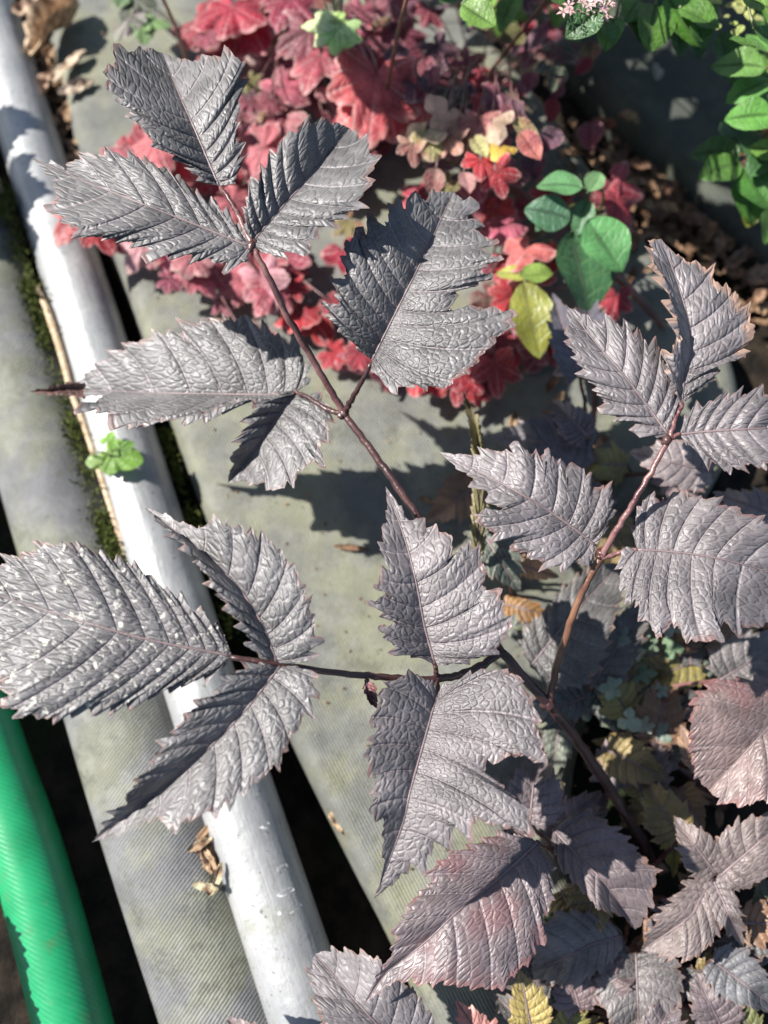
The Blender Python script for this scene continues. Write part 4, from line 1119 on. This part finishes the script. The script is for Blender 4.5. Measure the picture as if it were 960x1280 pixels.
# ------------------------------------------------------------------ green plants
sap = thing('green_leaf_plant', at(720, 330, 0.0), 'young plant with smooth rounded blue green leaves and a yellow lower leaf', 'plant')
BG = (0.075, 0.20, 0.085)
for (me, x, y, s, a, c, z, pt, ro) in ((OV[1], 735, 275, 78, 145, (0.10, .25, .10), .15, -0.15, 0.1), (OV[1], 715, 290, 105, 165, (0.06, .17, .07), .13, -0.2, -0.3), (OV[1], 728, 235, 56, 280, (0.11, .25, .12), .15, 0, .2),
                                       (OV[1], 712, 275, 58, 285, (0.06, .15, .08), .135, .1, -.3), (OV[0], 705, 265, 46, 235, (0.10, .22, .12), .13, .1, .3), (OV[0], 735, 250, 46, 200, BG, .14, -.3, .2),
                                       (OV[0], 735, 240, 40, 30, (.16, .3, .14), .15, 0, 0), (OV[2], 655, 352, 98, 168, (0.24, .26, .045), .12, -.2, .1), (OV[0], 650, 345, 44, 80, (0.24, .32, .07), .12, 0, 0),
                                       (OV[2], 660, 345, 40, 280, (.36, .36, .08), .11, 0, 0)):
    put_leaf(sap, me, x, y, z, s, a, c, pt, ro, stalk=0.0012, mat='green_stem', jitter=0.03)

ros = thing('pale_green_plant', at(420, 40, 0.0), 'pale green rosette of small lobed leaves among crimson foliage', 'plant')
for (x, y, s, a, c) in ((412, 28, 36, 265, (0.62, .66, .40)), (425, 35, 30, 60, (0.5, .62, .28)), (425, 40, 30, 110, (0.46, .60, .25)), (420, 42, 32, 180, (0.36, .58, .18)), (418, 28, 30, 330, (.4, .5, .2)), (415, 40, 30, 225, (0.55, .66, .34))):
    put_leaf(ros, LOBG[0], x, y, 0.17, s, a, c, 0.05, -0.1, stalk=0.0010, mat='green_stem')
slv = thing('pale_green_plant', at(770, 850, 0.0), 'small silvery green leaves catching light under the right hand stem', 'plant')
for k in range(34):
    put_leaf(slv, pr.choice(LOBG), pr.gauss(785, 60), pr.gauss(835, 45), pr.uniform(0.062, 0.09), pr.uniform(14, 26), pr.uniform(0, 360), pr.choice([(0.26, .32, .24), (0.3, .34, .28), (0.16, .22, .14), (0.34, 0.36, 0.3)]),
             stalk=0.0007 if k % 2 else None, mat='green_stem')
sml = thing('pale_green_plant', at(190, 25, 0.0), 'small green and bronze sprig above the tip of the dark trio', 'plant')
for (x, y, s, a, c) in ((170, 0, 34, 200, (0.12, .13, .09)), (165, 20, 34, 230, (0.12, .10, .09)), (185, 25, 26, 90, (0.22, .32, .12)), (180, 28, 26, 180, (0.2, .3, .12)), (160, -10, 40, 300, (0.12, .18, .08))):
    put_leaf(sml, LOBG[1], x, y, 0.10, s, a, c, stalk=0.0010, mat='green_stem')

ivy = thing('ivy_seedling', at(132, 590, 0.04), 'tiny bright green seedling growing over the whitish pipe', 'seedling')
for (x, y, s, a, c, z) in ((142, 570, 34, 100, (0.17, .33, .05), .078), (130, 575, 22, 265, (.2, .36, .06), .072), (134, 552, 14, 20, (.2, .36, .06), .072), (150, 562, 18, 60, (.16, .32, .05), .079)):
    put_leaf(ivy, LOBG[1], x, y, z, s, a, c, 0.0, 0.1, stalk=0.0008, mat='green_stem')

shrub = thing('green_shrub', at(800, -90, 0.0), 'dense green leafy shrub along the far end of the shaded mat', 'shrub')
LG = [(0.05, .14, .025), (0.08, .19, .03), (0.03, .09, .025), (0.13, .25, .045)]
for (x, y, s, a) in ((820, 5, 70, 190), (835, -5, 74, 150), (800, 0, 46, 210), (850, 10, 56, 130), (770, 20, 46, 200), (755, 25, 40, 170), (785, 20, 40, 150), (870, 20, 40, 160), (730, 20, 36, 200)):
    put_leaf(shrub, pr.choice(OV[1:]), x, y, 0.22, s, a, pr.choice(LG[:2]), stalk=0.0014, mat='green_stem')
for k in range(95):
    x, y = pr.uniform(560, 1010), pr.uniform(-210, 5) + max(0, pr.gauss(0, 10))
    if x > 860: y += 45
    put_leaf(shrub, pr.choice(OV), x, y, pr.uniform(0.07, 0.28), pr.uniform(36, 66), pr.uniform(100, 260), pr.choice(LG), stalk=0.0013 if k % 3 == 0 else None, mat='green_stem')
# high arching branches of the shrub, beyond the view, that shade the dark mat
for b in range(7):
    e = Vector((-0.22 + 0.045 * b, 0.56 + 0.06 * ((b * 3) % 4), 0.40 + 0.02 * (b % 3)))
    R0 = Vector(shrub.location)
    obj('branch', tube_mesh('branch', spline([tuple(R0), tuple(R0 * 0.5 + e * 0.5 + Vector((0, 0.12, 0.16))), tuple(e)], 8), [0.005, 0.003, 0.0015], 7), M['brown_stem'], shrub)
    for k in range(13):
        o = put_leaf(shrub, pr.choice(OV), 480, 200, 0.3, 10, pr.uniform(0, 360), pr.choice(LG))
        o.location = e + Vector((pr.gauss(0, 0.035), pr.gauss(0, 0.05), pr.gauss(0, 0.02)))
        sz = pr.uniform(0.05, 0.075); o.scale = (sz, sz, sz)
for k in range(16):
    put_leaf(shrub, OV[0], pr.uniform(880, 945), pr.uniform(-5, 40), 0.2, pr.uniform(10, 18), pr.uniform(0, 360), (0.45, 0.5, 0.16))

ever = thing('green_leaf_plant', at(975, 200, 0.0), 'glossy oval leaf plant beside the shaded dark mat', 'plant')
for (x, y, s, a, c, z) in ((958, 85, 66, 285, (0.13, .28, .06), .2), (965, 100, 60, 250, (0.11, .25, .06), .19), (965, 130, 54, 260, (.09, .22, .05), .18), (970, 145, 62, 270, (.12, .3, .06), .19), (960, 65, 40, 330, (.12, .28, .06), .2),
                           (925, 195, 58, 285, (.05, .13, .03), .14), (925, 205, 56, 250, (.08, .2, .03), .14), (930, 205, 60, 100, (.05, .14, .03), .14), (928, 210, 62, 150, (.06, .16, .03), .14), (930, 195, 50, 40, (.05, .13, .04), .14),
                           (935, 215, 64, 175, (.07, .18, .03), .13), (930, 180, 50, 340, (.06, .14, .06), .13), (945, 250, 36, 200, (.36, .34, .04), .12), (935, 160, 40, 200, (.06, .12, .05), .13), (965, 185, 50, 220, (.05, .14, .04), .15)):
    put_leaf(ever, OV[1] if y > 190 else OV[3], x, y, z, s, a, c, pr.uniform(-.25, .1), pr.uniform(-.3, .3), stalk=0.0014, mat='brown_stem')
for k in range(24):
    put_leaf(ever, pr.choice(OV[:2]), pr.uniform(945, 1040), pr.uniform(40, 270), pr.uniform(0.08, 0.17), pr.uniform(40, 62), pr.uniform(150, 330), pr.choice(LG), stalk=0.0013 if k % 3 == 0 else None, mat='brown_stem')

# small star flowers at the far edge
def star_mesh():
    V, fs = [], []
    for k in range(5):
        a = 6.2832 * k / 5
        c, s = math.cos(a), math.sin(a)
        o = len(V)
        for (x, y, z) in ((0.05, 0, 0), (0.5, 0.2, 0.16), (1.0, 0, 0.05), (0.5, -0.2, 0.16), (0.5, 0, 0.08)):
            V.append((x * c - y * s, x * s + y * c, z))
        fs += [(o, o + 3, o + 4), (o + 3, o + 2, o + 4), (o + 2, o + 1, o + 4), (o + 1, o, o + 4)]
    return mesh_of('flower', V, fs)
STAR = star_mesh(); STAR.materials.append(M['petal'])
fl = thing('flower_cluster', at(735, 40, 0.0), 'cluster of small pale pink star flowers above green shrub leaves', 'flowers')
for k in range(26):
    x, y = pr.gauss(738, 16), pr.gauss(10, 10)
    put_leaf(fl, STAR, x, y, 0.27 + pr.uniform(-.01, .012), pr.uniform(8, 11), pr.uniform(0, 360), (1, 1, 1), stalk=0.0007 if k % 3 == 0 else None, mat='green_stem').name = 'flower'
# bare reddish stalks rising in the red foliage
for nm, pts, lab in (('bare_stalk', [(240, 100, 0.05), (222, 40, 0.12), (195, -20, 0.19)], 'thin reddish stalk leaning across the mat above the dark trio'),
                     ('bare_stalk', [(470, 180, 0.055), (488, 90, 0.17), (500, 30, 0.21), (520, -40, 0.25)], 'hairy reddish upright stalk passing the large salmon leaf'),
                     ('bare_stalk', [(590, 120, 0.06), (640, 55, 0.15), (690, -10, 0.2)], 'slanting olive stalk crossing the dusky mauve leaves')):
    fallen_stalk(nm, pts, [0.0017, 0.0013], 'brown_stem', lab)

# leafy plant just outside the view: its dappled shade falls on the pipe's upper end and the hoses
bush = thing('dark_leaf_plant', at(-260, 320, 0.0), 'dark leaf plant standing on the far side of the grey hose', 'plant')
for (x, y, z, s, a) in ((-190, 60, .13, 110, 80), (-210, 120, .14, 120, 95), (-200, 185, .13, 110, 100), (-260, 110, .15, 130, 60), (-300, 1060, .12, 130, 120), (-285, 1160, .13, 140, 125), (-250, 1260, .12, 150, 115)):
    me, rib = leaf_mesh('leaf', *[[tuple(q) for q in l] for l in auto_leaf(0, 0, 0, -100, 34, 34, None, None, None, None)[:3]], (0, 0.004, -0.01), (0.15, 0.15), n=90, nv=8, project=False, unit=0.01, amp=7, pitch=15,
                        quilt=0.0, seed=int(s), crown=0.0)
    # blade is built with its tip towards -y: turn it round
    o = put_leaf(bush, me, x, y, z, s, a + 180, DK, 0.1, 0.05, stalk=0.0016)
    me.materials.append(M['dark_leaf'])
